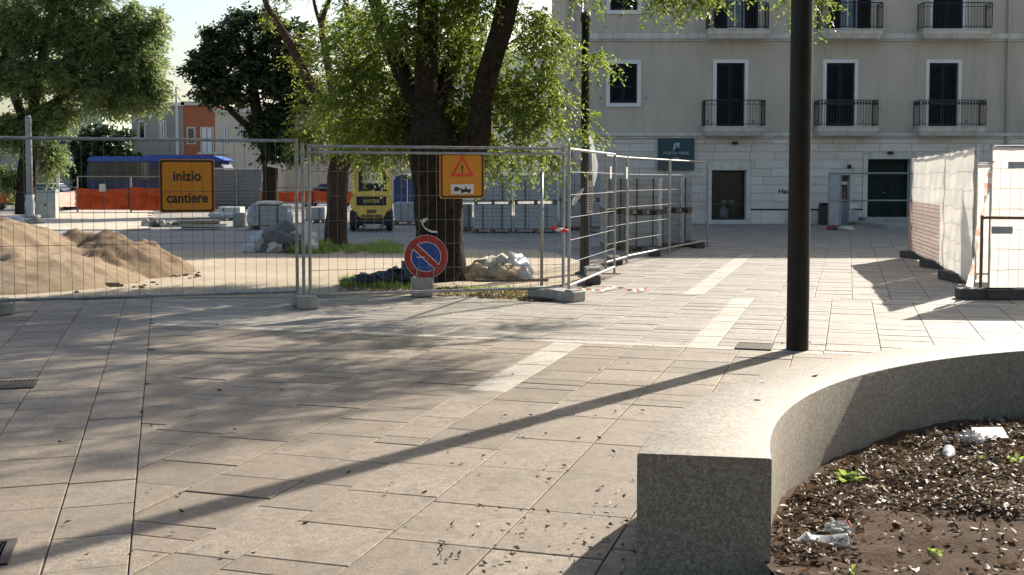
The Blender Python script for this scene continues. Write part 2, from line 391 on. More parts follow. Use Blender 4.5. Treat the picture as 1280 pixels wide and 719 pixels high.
# ------------------------------------------------------------------ paving
dM = Vector((420, 1400, 0)).normalized(); nM = Vector((dM.y, -dM.x, 0))
dL = Vector((-3.24, 10.4, 0)).normalized(); nL = Vector((dL.y, -dL.x, 0))
pR, pL = G(160, 719), G(50, 719)
latR, latL = pR.dot(nL), pL.dot(nL)
F1a, F1b = G(-40, 397), G(372, 383); F2b = G(704, 373)
fence_pts = [F1a, F1b, F2b, G(770, 344), G(784, 329), G(835, 317), G(885, 308)]
region = [(-16, F1a.y+2.3), (F1a.x, F1a.y+2.3), (F1b.x, F1b.y+1.4), (-1.2, F2b.y+.7), (F2b.x, F2b.y+.5)]+[(p.x-.15, p.y+.15) for p in fence_pts[3:]]+[(1.5, 40.6), (26, 40.6), (26, -2), (-16, -2)]
def inside(p, poly):
    c = False; n = len(poly); j = n-1
    for i in range(n):
        a, b = poly[i], poly[j]
        if (a[1] > p[1]) != (b[1] > p[1]) and p[0] < (b[0]-a[0])*(p[1]-a[1])/(b[1]-a[1])+a[0]: c = not c
        j = i
    return c
def clip(poly, n, d):    # keep n.p >= d
    out = []
    for i, a in enumerate(poly):
        b = poly[(i+1) % len(poly)]; da, db = n.dot(a)-d, n.dot(b)-d
        if da >= 0: out.append(a)
        if (da >= 0) != (db >= 0): out.append(a.lerp(b, da/(da-db)))
    return out
def parea(q): return .5*abs(sum(q[i].x*q[(i+1) % len(q)].y-q[(i+1) % len(q)].x*q[i].y for i in range(len(q))))
SL = []   # (poly, pale)
GAP = .0036
def field(d, n, lat0, lat1, al0, al1, width, clips, pale_fn, seed, lens=(.34, .45, .5, .5, .55, .6, .72), far=False):
    r = random.Random(seed); k0 = lat0
    while k0 < lat1-1e-6:
        k1 = min(k0+width, lat1)
        a = al0-r.random()*.5
        while a < al1:
            ln = r.choice(lens) if a < 7.4 else r.choice((.2, .25, .3, .4, .5)) if len(lens) > 6 and not far else r.choice(lens)
            if r.random() < .1: ln = .18
            q = [n*(x)+d*(y) for x, y in ((k0+GAP, a+GAP), (k1-GAP, a+GAP), (k1-GAP, a+ln-GAP*1.3), (k0+GAP, a+ln-GAP*1.3))]
            a += ln
            cpt = sum(q, Vector())/4
            if not inside((cpt.x, cpt.y), region): continue
            for cn, cd in clips: q = clip(q, cn, cd) if len(q) > 2 else q
            if len(q) < 3 or parea(q) < .008: continue
            if parea(q) < .2 and len(q) > 6: continue
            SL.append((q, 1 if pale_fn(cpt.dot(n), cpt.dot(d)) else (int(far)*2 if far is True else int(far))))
        k0 = k1
base = G(513, 719).dot(nM)
BANDA, BANDB = 10.66, 10.80
def cols(lo, hi, fixed):     # column edges that respect the pale strips
    ed = []; x = lo
    for a, b in sorted(fixed):
        k = max(1, round((a-x)/.5)); ed += [(x+(a-x)*i/k, x+(a-x)*(i+1)/k, False) for i in range(k)]; ed.append((a, b, True)); x = b
    k = max(1, round((hi-x)/.5)); ed += [(x+(hi-x)*i/k, x+(hi-x)*(i+1)/k, False) for i in range(k)]
    return ed
right_of_strip = (nL, latR+GAP)
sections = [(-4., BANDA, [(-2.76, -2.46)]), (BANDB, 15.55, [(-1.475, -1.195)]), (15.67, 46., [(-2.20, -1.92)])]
offs = base-math.floor((base+14)/.5)*.5
for si, (a0, a1, st) in enumerate(sections):
    for (k0, k1, p) in cols(offs, 24, st):
        end = 24.5 if si == 2 and p else 1e9
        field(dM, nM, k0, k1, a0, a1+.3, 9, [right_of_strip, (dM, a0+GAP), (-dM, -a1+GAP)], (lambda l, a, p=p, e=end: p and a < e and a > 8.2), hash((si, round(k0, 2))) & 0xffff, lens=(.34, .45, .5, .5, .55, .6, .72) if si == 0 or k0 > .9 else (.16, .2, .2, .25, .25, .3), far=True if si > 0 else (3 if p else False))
for a0, a1 in ((BANDA, BANDB), (15.55, 15.67)):        # thin pale cross bands: long narrow slabs
    x = -9. if a0 < 12 else .5
    while x < 22:
        q = [nM*u+dM*v for u, v in ((x+GAP, a0+GAP*.5), (x+.8-GAP, a0+GAP*.5), (x+.8-GAP, a1-GAP*.5), (x+GAP, a1-GAP*.5))]
        x += .8; c = sum(q, Vector())/4; q = clip(q, *right_of_strip)
        if len(q) > 2 and inside((c.x, c.y), region) and parea(q) > .01: SL.append((q, 1))
if True:   # gap fill of the second band's left part
    for (k0, k1, p) in cols(offs, .5, [(-1.475, -1.195)]):
        q = [nM*u+dM*v for u, v in ((k0+GAP, 15.55+GAP), (k1-GAP, 15.55+GAP), (k1-GAP, 15.67-GAP), (k0+GAP, 15.67-GAP))]
        c = sum(q, Vector())/4
        if inside((c.x, c.y), region): SL.append((q, 2))
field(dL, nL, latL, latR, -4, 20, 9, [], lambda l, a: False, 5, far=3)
field(dL, nL, latL-24*.5, latL, -4, 20, .5, [], lambda l, a: False, 9)
def project(p):
    d = Vector(p)-Vector((0, 0, CAM_H)); c, s = math.cos(PITCH), math.sin(PITCH)
    f = d.y*c-d.z*s; u = d.y*s+d.z*c
    if f <= .01: return None
    return 640+FPX*d.x/f, PPY-FPX*u/f
def slab_geo(q, dz, tl):
    n = len(q); c = sum(q, Vector())/n
    if (q[1]-q[0]).cross(q[2]-q[1]).z < 0: q = q[::-1]
    ch = .0022; V = []
    def z(p): return dz+tl[0]*(p.x-c.x)+tl[1]*(p.y-c.y)
    for p in q:
        k = max(0., 1-ch*2.2/max(.02, (p-c).length)); t = c+(p-c)*k; V.append((t.x, t.y, z(t)))
    V += [(p.x, p.y, z(p)-ch) for p in q]+[(p.x, p.y, -.03) for p in q]
    F = [tuple(range(n))]
    for r_ in (0, n): F += [(r_+i, r_+n+i, r_+n+(i+1) % n, r_+(i+1) % n) for i in range(n)]
    return V, F
region2 = [(-16, F1a.y+3), (F1b.x, F1b.y+2), (F2b.x-.6, F2b.y+1.2)]+[(p.x-.8, p.y+.6) for p in fence_pts[3:]]+region[-4:]
region = region2
bed = MB(); bed.add([(x, y, -.014) for x, y in region], [tuple(range(len(region)))])
bed = tag(bed.build('plaza_paving', 'bed'), kind='structure')
# slabs under the planter bed are left out
PC, PR = Vector((4.85, 3.46, 0)), 4.46
SL = [s for s in SL if not all((p-PC).length < PR-.25 for p in s[0])]
def vis(q):
    c = sum(q, Vector())/len(q); s = project(c)
    if s is None or not (-60 < s[0] < 1340 and 200 < s[1] < 790) or (c-PC).length < PR-.1: return 0
    return parea(q)/max(1, c.y)**3
SL.sort(key=lambda s: -vis(s[0]))
rs = random.Random(3)
rest = MB(); rt = []
for i, (q, pale) in enumerate(SL):
    dz = rs.uniform(-.0025, .0025); tl = (rs.uniform(-.003, .003), rs.uniform(-.003, .003)); ti = rs.random()
    V, F = slab_geo(q, dz, tl)
    if i < 300:
        me = bpy.data.meshes.new('paving_slab'); me.from_pydata(V, [], F); me.materials.append(MATS[('slab', 'slab_pale', 'slab_far_sheen', 'slab_mid')[pale]])
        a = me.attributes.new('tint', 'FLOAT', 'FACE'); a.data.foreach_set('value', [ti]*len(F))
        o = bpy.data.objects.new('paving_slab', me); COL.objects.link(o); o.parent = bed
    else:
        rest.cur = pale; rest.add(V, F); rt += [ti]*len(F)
o = rest.build('paving_slabs', ['slab', 'slab_pale', 'slab_far_sheen', 'slab_mid'], bed); tag(o, kind='stuff')
a = o.data.attributes.new('tint', 'FLOAT', 'FACE'); a.data.foreach_set('value', rt)

# site surfaces
organic('sand_ground', [(-16, F1a.y+1.95), (F1a.x, F1a.y+1.95), (F1b.x, F1b.y+1.0), (-1.2, F2b.y+.3), (.2, F2b.y+.5), (1.2, 18.2), (1.6, 21), (.6, 25.5), (-4, 26), (-9, 25), (-16, 25.5)], .006, 'sand_ground', .16)
organic('pale_track', [tuple(G(52, 286).xy), tuple(G(185, 286).xy), tuple(G(192, 262).xy), tuple(G(90, 262).xy), tuple(G(40, 268).xy)], -.03, 'pale_track', .5, .8)

# ------------------------------------------------------------------ planter wall with soil
def planter():
    ci, ri = Vector((4.637, 3.777, 0)), 3.659; H = .5; top = []
    th0, th1 = R(167), R(-35); N = 96; out, inn = [], []
    for i in range(N+1):
        t = th0+(th1-th0)*i/N; u = Vector((math.cos(t), math.sin(t), 0)); po = PC+u*PR
        b = po-ci; wdt = b.length-ri
        k = min(1, max(0, (R(110)-t)/R(25))); wdt = wdt*(1-k)+.49*k
        out.append(po); inn.append(po-(po-(ci*(1-k)+PC*k)).normalized()*wdt)
    mb = MB(); c = .007; V = []; z0 = -.06
    for o_, i_ in zip(out, inn):
        d = (i_-o_).normalized()
        for p, z in ((o_, z0), (o_, H-c), (o_+d*c*.4, H-c*.3), (o_+d*c, H), (i_-d*c, H), (i_-d*c*.4, H-c*.3), (i_, H-c), (i_, z0)): V.append((p.x, p.y, z))
    F = []
    for i in range(N):
        for k in range(7): F.append((i*8+k, i*8+k+1, i*8+9+k, i*8+8+k))
    F += [tuple(range(8)), tuple(range(N*8+7, N*8-1, -1))]
    mb.add(V, F)
    o = mb.build('planter_wall', 'granite', smooth=True, auto=40)
    tag(o, 'low curved grey granite bench wall round the leaf covered soil bed', 'planter wall')
    return out, inn
OUT, INN = planter()
def soil_h(x, y):
    p = Vector((x, y, 0)); return .085+.035*noise.fractal(p*1.1, 1., 2., 3)+.02*noise.fractal(p*7, 1., 2., 4)
def soil():
    n = 150; xs = np.linspace(.6, 9.2, n); ys = np.linspace(-.8, 7.9, n); V = []; idx = {}
    F = []
    for i, x in enumerate(xs):
        for j, y in enumerate(ys):
            r = math.hypot(x-PC.x, y-PC.y)
            if r < PR-.2 and (y > 4.5 or x > .95): idx[i, j] = len(V); V.append((max(x, .985) if y < 4.5 else x, y, soil_h(x, y)))
    for i in range(n-1):
        for j in range(n-1):
            k = [(i, j), (i+1, j), (i+1, j+1), (i, j+1)]
            if all(q in idx for q in k): F.append(tuple(idx[q] for q in k))
    mb = MB(); mb.add(V, F); tag(mb.build('soil_bed', 'soil', smooth=True), kind='structure')
soil()
def in_bed(x, y, m=.03):
    p = Vector((x, y, 0)); return (p-Vector((4.637, 3.777, 0))).length < 3.659-m and (p-PC).length < PR-.5-m
def litter():
    pos, dr, ln, ti = [], [], [], []
    r = random.Random(4); n = 0
    while n < 26000:
        x, y = r.uniform(1.0, 6.2), r.uniform(3.6, 7.4)
        if not in_bed(x, y): continue
        e = y-(4.55+.80*(x-1.11)); nz = noise.fractal(Vector((x*1.6, y*1.6, 3)), 1., 2., 3)
        d = min(1, max(.035, (e+.34+nz*.6)/.45))
        if r.random() > d: continue
        n += 1; a = r.uniform(0, 6.283); L = r.uniform(.018, .04)+.03*r.random()**4
        pos.append((x, y, soil_h(x, y)+r.uniform(.002, .022))); dr.append((math.cos(a), math.sin(a), r.gauss(0, .28))); ln.append(L)
        v = r.random(); ti.append(v*.92 if r.random() > .06 else .97)
    ln = np.array(ln)
    tag(leaves('leaf_litter', np.array(pos), np.array(dr), ln, ln*.5, 'dead_leaf', tint=np.array(ti), fold=.3), kind='stuff')
litter()

# ------------------------------------------------------------------ facade building
BY = 40.7
def building():
    x0w, x1w, H = P(706, 280, BY).x, P(706, 280, BY).x+27, 14.2
    root = thing('apartment_building', 'olive stuccoed apartment building with travertine ground floor and iron balconies', 'building', (x0w, BY, 0))
    def X(px, py=165): return P(px, py, BY).x-x0w
    def Z(py): return P(900, py, BY).z
    W = x1w-x0w; D = 14.
    zc1, zc2 = Z(167), Z(48)
    gnd = [(X(890), X(933), Z(275), Z(213), 'shop'), (X(1043), X(1063), .0, Z(219), 'small'), (X(1085), X(1138), Z(278), Z(199), 'gate'), (X(1330), X(1380), .2, Z(205), 'gate')]
    up = []
    for (a, b) in ((895, 930), (1032, 1067), (1160, 1196), (1310, 1346), (1440, 1476)): up.append((X(a), X(b), Z(158), Z(79), 'door'))
    up.append((X(762), X(796), Z(129), Z(80), 'win'))
    dz = Z(38)-Z(158)
    for (a, b) in ((886, 950), (1027, 1090), (1163, 1200), (1310, 1346), (1440, 1476)): up.append((X(a if a > 1100 else a+8), X(b if a > 1100 else b-8), Z(38), Z(-44), 'door2'))
    up.append((X(762), X(796), Z(13), Z(-36), 'win'))
    for px in (762, 895, 1032, 1160, 1310, 1440): up.append((X(px), X(px+35), Z(-150), Z(-205), 'win'))
    # walls with openings
    def holes(mb, xa, xb, za, zb, hs, y, dep):
        xs = sorted({xa, xb, *[h[0] for h in hs], *[h[1] for h in hs]}); zs = sorted({za, zb, *[h[2] for h in hs], *[h[3] for h in hs]})
        for i in range(len(xs)-1):
            for j in range(len(zs)-1):
                cx, cz = (xs[i]+xs[i+1])/2, (zs[j]+zs[j+1])/2
                if any(h[0] < cx < h[1] and h[2] < cz < h[3] for h in hs): continue
                mb.add([(xs[i], y, zs[j]), (xs[i+1], y, zs[j]), (xs[i+1], y, zs[j+1]), (xs[i], y, zs[j+1])], [(0, 1, 2, 3)])
        for a, b, c, d, *_ in hs:
            for q in (((a, y, c), (a, y+dep, c), (a, y+dep, d), (a, y, d)), ((b, y, c), (b, y, d), (b, y+dep, d), (b, y+dep, c)), ((a, y, d), (a, y+dep, d), (b, y+dep, d), (b, y, d)), ((a, y, c), (b, y, c), (b, y+dep, c), (a, y+dep, c))):
                mb.add(q, [(0, 1, 2, 3)])
    mb = MB(); holes(mb, 0, W, zc1, H, up, 0, .3)
    mb.add([(0, 0, zc1), (0, D, zc1), (0, D, H), (0, 0, H)], [(0, 1, 2, 3)]); mb.add([(W, 0, zc1), (W, 0, H), (W, D, H), (W, D, zc1)], [(0, 1, 2, 3)]); mb.add([(0, D, -.06), (W, D, -.06), (W, D, H), (0, D, H)], [(0, 1, 2, 3)])
    mb.build('upper_wall', 'stucco', root)
    mb = MB(); holes(mb, 0, W, -.06, zc1, gnd, 0, .4); mb.add([(0, 0, -.06), (0, D, -.06), (0, D, zc1), (0, 0, zc1)], [(0, 1, 2, 3)]); mb.add([(W, 0, -.06), (W, D, -.06), (W, D, zc1), (W, 0, zc1)], [(0, 1, 2, 3)])
    mb.build('ground_floor_wall', 'trim', root)
    MB().b2((-.3, -.35, H), (W+.3, D+.3, H+.35)).build('roof', 'trim', root)
    MB().cbox((-.06, -.14, zc1-.11), (W+.06, .02, zc1+.02), .025).build('string_course', 'trim', root)
    MB().cbox((-.04, -.09, zc1-.18), (W+.04, .01, zc1-.112), .012).build('string_moulding', 'trim', root)
    MB().cbox((-.06, -.13, zc2-.04), (W+.06, .02, zc2+.17), .025).build('string_course', 'trim', root)
    MB().cbox((-.04, -.08, zc2-.10), (W+.04, .01, zc2-.042), .012).build('string_moulding', 'trim', root)
    # travertine cladding blocks
    r = random.Random(5); fr = .17
    hs = [(a-(.17 if k != 'small' else .12), b+(.17 if k != 'small' else .12), c-(.12 if k == 'shop' else 0), d+.17) for a, b, c, d, k in gnd]
    z = 0.0; row = 0; rows = [.52]+[.30]*20
    top = zc1-.185; cnt = 0
    while z < top-.02:
        h = min(rows[row], top-z); x = -(row % 2)*.55-r.random()*.2
        while x < W:
            L = r.choice((.9, 1.15, 1.3)); a, b = max(0, x), min(W, x+L); x += L
            segs = [(a, b)]
            for (ha, hb, hc, hd) in hs:
                if hc < z+h-.03 and hd > z+.03:
                    ns = []
                    for s0, s1 in segs:
                        if s0 < ha: ns.append((s0, min(s1, ha)))
                        if s1 > hb: ns.append((max(s0, hb), s1))
                    segs = [(s0, s1) for s0, s1 in ns if s1-s0 > .04]
            if a > X(1420): continue
            for s0, s1 in segs:
                pr = .03+r.uniform(0, .006)+(.025 if row == 0 else 0)
                mb = MB(); g = .006
                V = [(s0+g, 0, z+g), (s1-g, 0, z+g), (s1-g, 0, z+h-g), (s0+g, 0, z+h-g), (s0+g, -pr+.006, z+g), (s1-g, -pr+.006, z+g), (s1-g, -pr+.006, z+h-g), (s0+g, -pr+.006, z+h-g), (s0+g+.008, -pr, z+g+.008), (s1-g-.008, -pr, z+g+.008), (s1-g-.008, -pr, z+h-g-.008), (s0+g+.008, -pr, z+h-g-.008)]
                mb.add(V, [(8, 9, 10, 11)]+[(i, (i+1) % 4, 4+(i+1) % 4, 4+i) for i in range(4)]+[(4+i, 4+(i+1) % 4, 8+(i+1) % 4, 8+i) for i in range(4)])
                mb.build('stone_block', 'travertine', root); cnt += 1
        z += h; row += 1
    # surrounds
    def surround(a, b, c, d, wd, pr, m, sill=False, parent=root):
        mb = MB(); mb.cbox((a-wd, -pr, c), (a, .05, d), .008); mb.cbox((b, -pr, c), (b+wd, .05, d), .008); mb.cbox((a-wd, -pr, d), (b+wd, .05, d+wd), .008)
        if sill: mb.cbox((a-wd, -pr-.01, c-wd), (b+wd, .05, c), .008)
        return mb.build('frame', m, parent)
    def louvre(mb, a, b, c, d, y, n):
        st = .07
        mb.b2((a, y, c), (a+st, y+.045, d)); mb.b2((b-st, y, c), (b, y+.045, d)); mb.b2((a+st, y, c), (b-st, y+.045, c+.1)); mb.b2((a+st, y, d-.09), (b-st, y+.045, d)); zm = c+(d-c)*.42; mb.b2((a+st, y, zm-.05), (b-st, y+.045, zm+.05))
        mb.add([(a+st, y+.04, c), (b-st, y+.04, c), (b-st, y+.04, d), (a+st, y+.04, d)], [(0, 1, 2, 3)])
        k = int((d-c)/.075)
        for i in range(k):
            zz = c+.1+(d-c-.19)*(i+.5)/k
            mb.box(((a+b)/2, y+.022, zz), (b-a-2*st, .008, .05), rx=R(35))
    for (a, b, c, d, k) in up:
        wn = thing_part = None
        if k in ('door', 'win'):
            mid = (a+b)/2; mb = MB(); louvre(mb, a+.01, mid-.004, c+.01, d-.01, .06, 0); s1 = mb.build('shutter' if k == 'win' else 'balcony_door', 'shutter', root)
            mb = MB(); louvre(mb, mid+.004, b-.01, c+.01, d-.01, .065+.03*((int(a*7)) % 3), 0); mb.build('shutter_leaf', 'shutter', s1)
            surround(a, b, c, d, .13 if k == 'door' else .14, .045, 'trim_white', k == 'win', s1)
            for sx in (a-.32, b+.32):      # shutter holders
                MB().tube([(sx, .0, c+.16), (sx, -.07, c+.16), (sx, -.07, c+.22)], .016, 6).build('shutter_catch', 'iron', s1)
        else:
            wide = b-a > 1.2
            mb = MB(); mb.b2((a, .2, c), (b, .21, d)); s1 = mb.build('balcony_door', 'glass_sky_tint' if wide else 'shutter', root)
            if wide:
                mb = MB(); n = 4
                for i in range(n+1): xx = a+(b-a)*i/n; mb.b2((xx-.03, .15, c), (xx+.03, .195, d))
                mb.b2((a+.03, .152, c+.02), (b-.03, .19, c+.12)); mb.b2((a+.03, .152, c+1.1), (b-.03, .19, c+1.16)); mb.build('door_frame', 'trim_white', s1)
                for (q0, q1) in ((a-.10, a+.38), (b-.38, b+.1)):
                    mb = MB(); louvre(mb, q0, q1, c+.01, d, -.06, 0); mb.build('shutter_leaf', 'shutter', s1)
            else:
                mb = MB(); louvre(mb, a+.01, (a+b)/2-.004, c+.01, d-.01, .06, 0); louvre(mb, (a+b)/2+.004, b-.01, c+.01, d-.01, .06, 0); mb.build('shutter_leaf', 'shutter', s1)
                surround(a, b, c, d, .13, .045, 'trim_white', False, s1)
    # balconies
    def balcony(a, b, zt, rust=False):
        dep = .62; mb = MB()
        V = []; 
        for (i, z) in ((.10, zt-.30), (.02, zt-.16), (.0, zt-.12), (.0, zt)): V += [(a+i, .0, z), (a+i, -dep+i, z), (b-i, -dep+i, z), (b-i, .0, z)]
        F = [(3, 2, 1, 0), (12, 13, 14, 15)]
        for q in range(3): F += [(q*4+i, q*4+(i+1) % 4, q*4+4+(i+1) % 4, q*4+4+i) for i in range(4)]
        mb.add(V, F); s = mb.build('balcony', 'trim', root)
        MB().b2((a-.03, -dep-.03, zt+.001), (b+.03, .0, zt+.035)).build('balcony_floor', 'trim', s)
        mb = MB(); zt += .035; hr = .92; y = -dep+.02; m = 'iron_rust' if rust else 'iron'
        def run(p, q):
            p, q = Vector(p), Vector(q); n = int((q-p).length/.105)
            for zz, th in ((zt+.08, .012), (zt+hr, .018), (zt+hr-.14, .010)): mb.tube([p+Vector((0, 0, zz)), q+Vector((0, 0, zz))], th, 6)
            for i in range(n+1):
                e = p.lerp(q, i/n); thick = .016 if i in (0, n) else .0085
                mb.tube([e+Vector((0, 0, zt)), e+Vector((0, 0, zt+hr))], thick, 4, False)
                if rust and 0 < i < n: mb.box(e+Vector((0, 0, zt+hr-.10)), (.07, .03, .1))
                elif 0 < i < n and i % 2 == 0: mb.tube([e+Vector((0, 0, zt+hr-.14)), e+Vector((.05, 0, zt+hr-.07)), e+Vector((0, 0, zt+hr))], .006, 4, False)
        run((a+.02, y, 0), (b-.02, y, 0)); run((a+.02, -.02, 0), (a+.02, y, 0)); run((b-.02, y, 0), (b-.02, -.02, 0))
        mb.build('railing', m, s)
    for a, b, rst in ((877, 952, 0), (1017, 1091, 1), (1141, 1224, 1), (1295, 1370, 0), (1430, 1500, 0)): balcony(X(a), X(b), Z(160), rst)
    for a, b, rst in ((881, 955, 0), (1019, 1095, 0), (1144, 1229, 0), (1295, 1370, 0), (1430, 1500, 0)): balcony(X(a), X(b), Z(40), rst)
    # drainpipes
    for px in (1257, 715): 
        mb = MB(); x = X(px); mb.tube([(x, -.09, .1), (x, -.09, H)], .05, 10)
        d = mb.build('drainpipe', 'stucco_side', root, smooth=True)
        mb = MB()
        for zz in (2.2, 5., 8., 11.): mb.tube([(x, -.09, zz), (x, -.09, zz+.05)], .06, 10); mb.b2((x-.02, -.08, zz), (x+.02, 0, zz+.05))
        mb.build('pipe_bracket', 'stucco_side', d)
    # ground floor openings
    for (a, b, c, d, k) in gnd:
        if k == 'shop':
            s = MB().b2((a, .27, c), (b, .276, d)).build('shop_window', 'pane', root)
            mb = MB(); mb.add([(a, .4, c), (a, 3, c), (a, 3, d), (a, .4, d)], [(0, 1, 2, 3)]); mb.add([(b, .4, c), (b, 3, c), (b, 3, d), (b, .4, d)], [(0, 1, 2, 3)]); mb.add([(a, 3, c), (b, 3, c), (b, 3, d), (a, 3, d)], [(0, 1, 2, 3)]); mb.add([(a, .4, d), (b, .4, d), (b, 3, d), (a, 3, d)], [(0, 1, 2, 3)]); mb.add([(a, .4, c), (b, .4, c), (b, 3, c), (a, 3, c)], [(0, 1, 2, 3)]); mb.build('interior', 'black', s)
            surround(a, b, c, d, .17, .07, 'trim', True, s)
            mb = MB(); mb.b2((a, .24, c), (a+.05, .30, d)); mb.b2((b-.05, .24, c), (b, .30, d)); mb.b2((a+.05, .24, d-.05), (b-.05, .30, d)); mb.b2((a+.05, .24, c), (b-.05, .30, c+.06)); mb.build('sash', 'iron', s)
            xm = (a+b)/2
            MB().lathe([(.2, 0), (.16, .35), (.05, .45), (.06, .5), (.10, .56), (.09, .68), (.02, .72)], (xm-.05, .7, c+.02), 14).build('display_jar', 'logo', s, smooth=True)
            mb = MB(); mb.b2((a+.1, .6, c+.54), (b-.1, 1.1, c+.6)); mb.b2((a+.12, .7, c+.02), (a+.17, .8, c+.54)); mb.b2((b-.3, .7, c+.02), (b-.25, .8, c+.54)); mb.build('display_table', 'wood', s)
            MB().lathe([(.02, 0), (.09, .02), (.09, .10), (.02, .14)], (xm+.25, .7, c+.6), 12).build('display_bowl', 'trim', s, smooth=True)
        elif k == 'gate':
            mid = (a+b)/2; s = None
            for q0, q1 in ((a+.01, mid-.006), (mid+.006, b-.01)):
                mb = MB(); mb.b2((q0, .22, c), (q1, .27, d)); st = .09
                for (z0, z1) in ((c+.12, c+.75), (c+.85, c+1.55), (c+1.65, d-.12)): mb.cbox((q0+st, .195, z0), (q1-st, .225, z1), .012)
                o = mb.build('door_leaf' if s else 'entrance_door', 'green_dark', s or root); s = s or o
            MB().lathe([(.03, 0), (.045, .03), (.03, .06)], (mid-.10, .16, c+1.05), 10).build('door_knob', 'galv', s, smooth=True)
            surround(a, b, c, d, .17, .075, 'trim', False, s)
        else:
            s = MB().b2((a, .24, c), (b, .27, d)).build('side_door', 'grey_sheet', root)
            xm = (a+b)/2; MB().b2((xm-.02, .20, Z(253)), (b-.04, .238, Z(221))).build('door_pane', 'glass_dark', s)
            MB().b2((xm+.04, .17, Z(231)), (b-.02, .2, Z(227))).build('notice_paper', 'white', s)
            surround(a, b, c, d, .12, .06, 'trim', False, s)
    # entrance steps
    for (px0, px1, dep, h) in ((1063, 1150, 4.0, .14), (1072, 1150, 1.0, .26)):
        MB().cbox((X(px0, 280), -dep, -.06), (X(px1, 280), -.075, h), .015).build('entrance_step', 'foot_concrete', root)
    # low wall in stone next to steps, lamps and cable
    for px, py in ((846, 189), (918, 181), (1112, 193)): 
        mb = MB(); mb.lathe([(.05, 0), (.11, .02), (.11, .08), (.04, .11)], (X(px, py), -.12, P(px, py, BY).z), 12); mb.build('wall_lamp', 'iron_rust', root, smooth=True)
    MB().cbox((X(1061, 208)-.06, -.12, Z(211)), (X(1061, 208)+.06, -.03, Z(206)), .01).build('wall_camera', 'iron', root)
    mb = MB(); text_mb(mb, 'Hau', .26, X(980, 240), Z(242), -.046, .004); mb.build('graffiti', 'graffiti', root)
    mb = MB()
    for a, b in ((1064, 1083), (938, 1040)): mb.b2((X(a, 262), -.068, Z(263)), (X(b, 262), -.055, Z(261)))
    mb.build('cable_trunking', 'iron_rust', root)
    # teal shop sign
    a, b, c, d = X(822, 190), X(867, 190), Z(213), Z(173)
    sg = thing('shop_sign', 'square dark teal shop sign with pale tower emblem on stone wall', 'sign', (x0w+(a+b)/2, BY-.1, c))
    w2, h = (b-a)/2, d-c
    MB().cbox((-w2, -.06, 0), (w2, .06, h), .01).build('panel', 'teal_sign', sg)
    mb = MB(); y = -.064; zc = h*.62
    mb.add([(-.11, y, zc), (-.035, y, zc), (-.035, y, zc+.2), (-.09, y, zc+.2)], [(0, 1, 2, 3)]); mb.add([(-.09, y, zc+.205), (-.035, y, zc+.205), (-.03, y, zc+.28), (-.085, y, zc+.24)], [(0, 1, 2, 3)])
    mb.add([(.0, y, zc), (.03, y, zc), (.03, y, zc+.12), (0, y, zc+.12)], [(0, 1, 2, 3)]); mb.add([(.08, y, zc), (.11, y, zc), (.11, y, zc+.28), (.08, y, zc+.28)], [(0, 1, 2, 3)]); mb.add([(.0, y, zc+.13), (.08, y, zc+.16), (.08, y, zc+.28), (0, y, zc+.28)], [(0, 1, 2, 3)])
    for i in range(7): mb.b2((-.12+i*.035, y-.001, h*.36+.012*(i % 2)), (-.10+i*.035, y, h*.36+.05))
    mb.b2((-.17, y-.001, h*.36-.035), (.17, y, h*.36-.02)); mb.b2((-.11, y-.001, h*.36-.015), (.11, y, h*.36+.02))
    mb.build('emblem', 'logo', sg)
    mb = MB(); text_mb(mb, 'PORTA MARE', .155, 0, h*.49, y); mb.build('lettering', 'logo', sg)
building()

# ------------------------------------------------------------------ fence panels
def foot(p, ang, label, m='foot_concrete', L=.66, wd=.24, h=.14, dx=0, group=None):
    mb = MB(); mb.cbox((-wd/2, -L/2, 0), (wd/2, L/2, h), .012)
    if m == 'foot_concrete':
        for s in (-1, 1): mb.cbox((-wd/2+.03, s*L*.36-.06, h-.004), (wd/2-.03, s*L*.36+.06, h+.02), .008)
        mb.cbox((-wd/2-.02, -.10, .02), (wd/2+.02, .10, h+.012), .012)
    o = mb.build('ballast_block', m); o.location = (p[0], p[1], .001); o.rotation_euler = (0, 0, ang)
    return tag(o, label, 'fence foot', group)
def panel(A, B, label, wm='wire', z0=.15, H=2.02, vs_=.115, hs_=.27, sheet_m=None, mesh=True, wire=.0024, posts=True, name='mesh_fence', mat_='galv', cat='fence panel'):
    A, B = Vector(A), Vector(B); d = B-A; L = d.to_2d().length; rz = math.atan2(d.y, d.x)
    root = thing(name, label, cat, (A.x, A.y, 0), rz)
    for x in (0, L): MB().tube([(x, 0, .03), (x, 0, H+.03)], .021, 10).build('post', mat_, root, smooth=True, auto=50)
    MB().tube([(.02, 0, H), (L-.02, 0, H)], .02, 10).build('top_rail', mat_, root, smooth=True, auto=50)
    MB().tube([(.02, 0, z0), (L-.02, 0, z0)], .02, 10).build('bottom_rail', mat_, root, smooth=True, auto=50)
    if mesh:
        mb = MB(); n = int(L/vs_)
        for i in range(1, n): x = L*i/n; mb.tube([(x, .006, z0), (x, .006, H)], wire, 4, False)
        n = int((H-z0)/hs_)
        for i in range(1, n): z = z0+(H-z0)*i/n; mb.tube([(0, -.002, z), (L, -.002, z)], wire*1.25, 4, False)
        mb.build('wire_mesh', wm, root)
    return root, L, rz
p1, L1, a1 = panel(F1a, F1b, 'mesh fence panel carrying the lettered orange square sign', vs_=.125, hs_=.62, z0=.19, H=2.09)
A2 = G(388, 384); p2, L2, a2 = panel(A2, F2b, 'mesh fence panel carrying the orange warning triangle sign')
mb = MB(); mb.tube([(.0, -.05, 1.945), (L2, -.05, 1.945)], .017, 8); mb.build('rail', 'galv', p2)
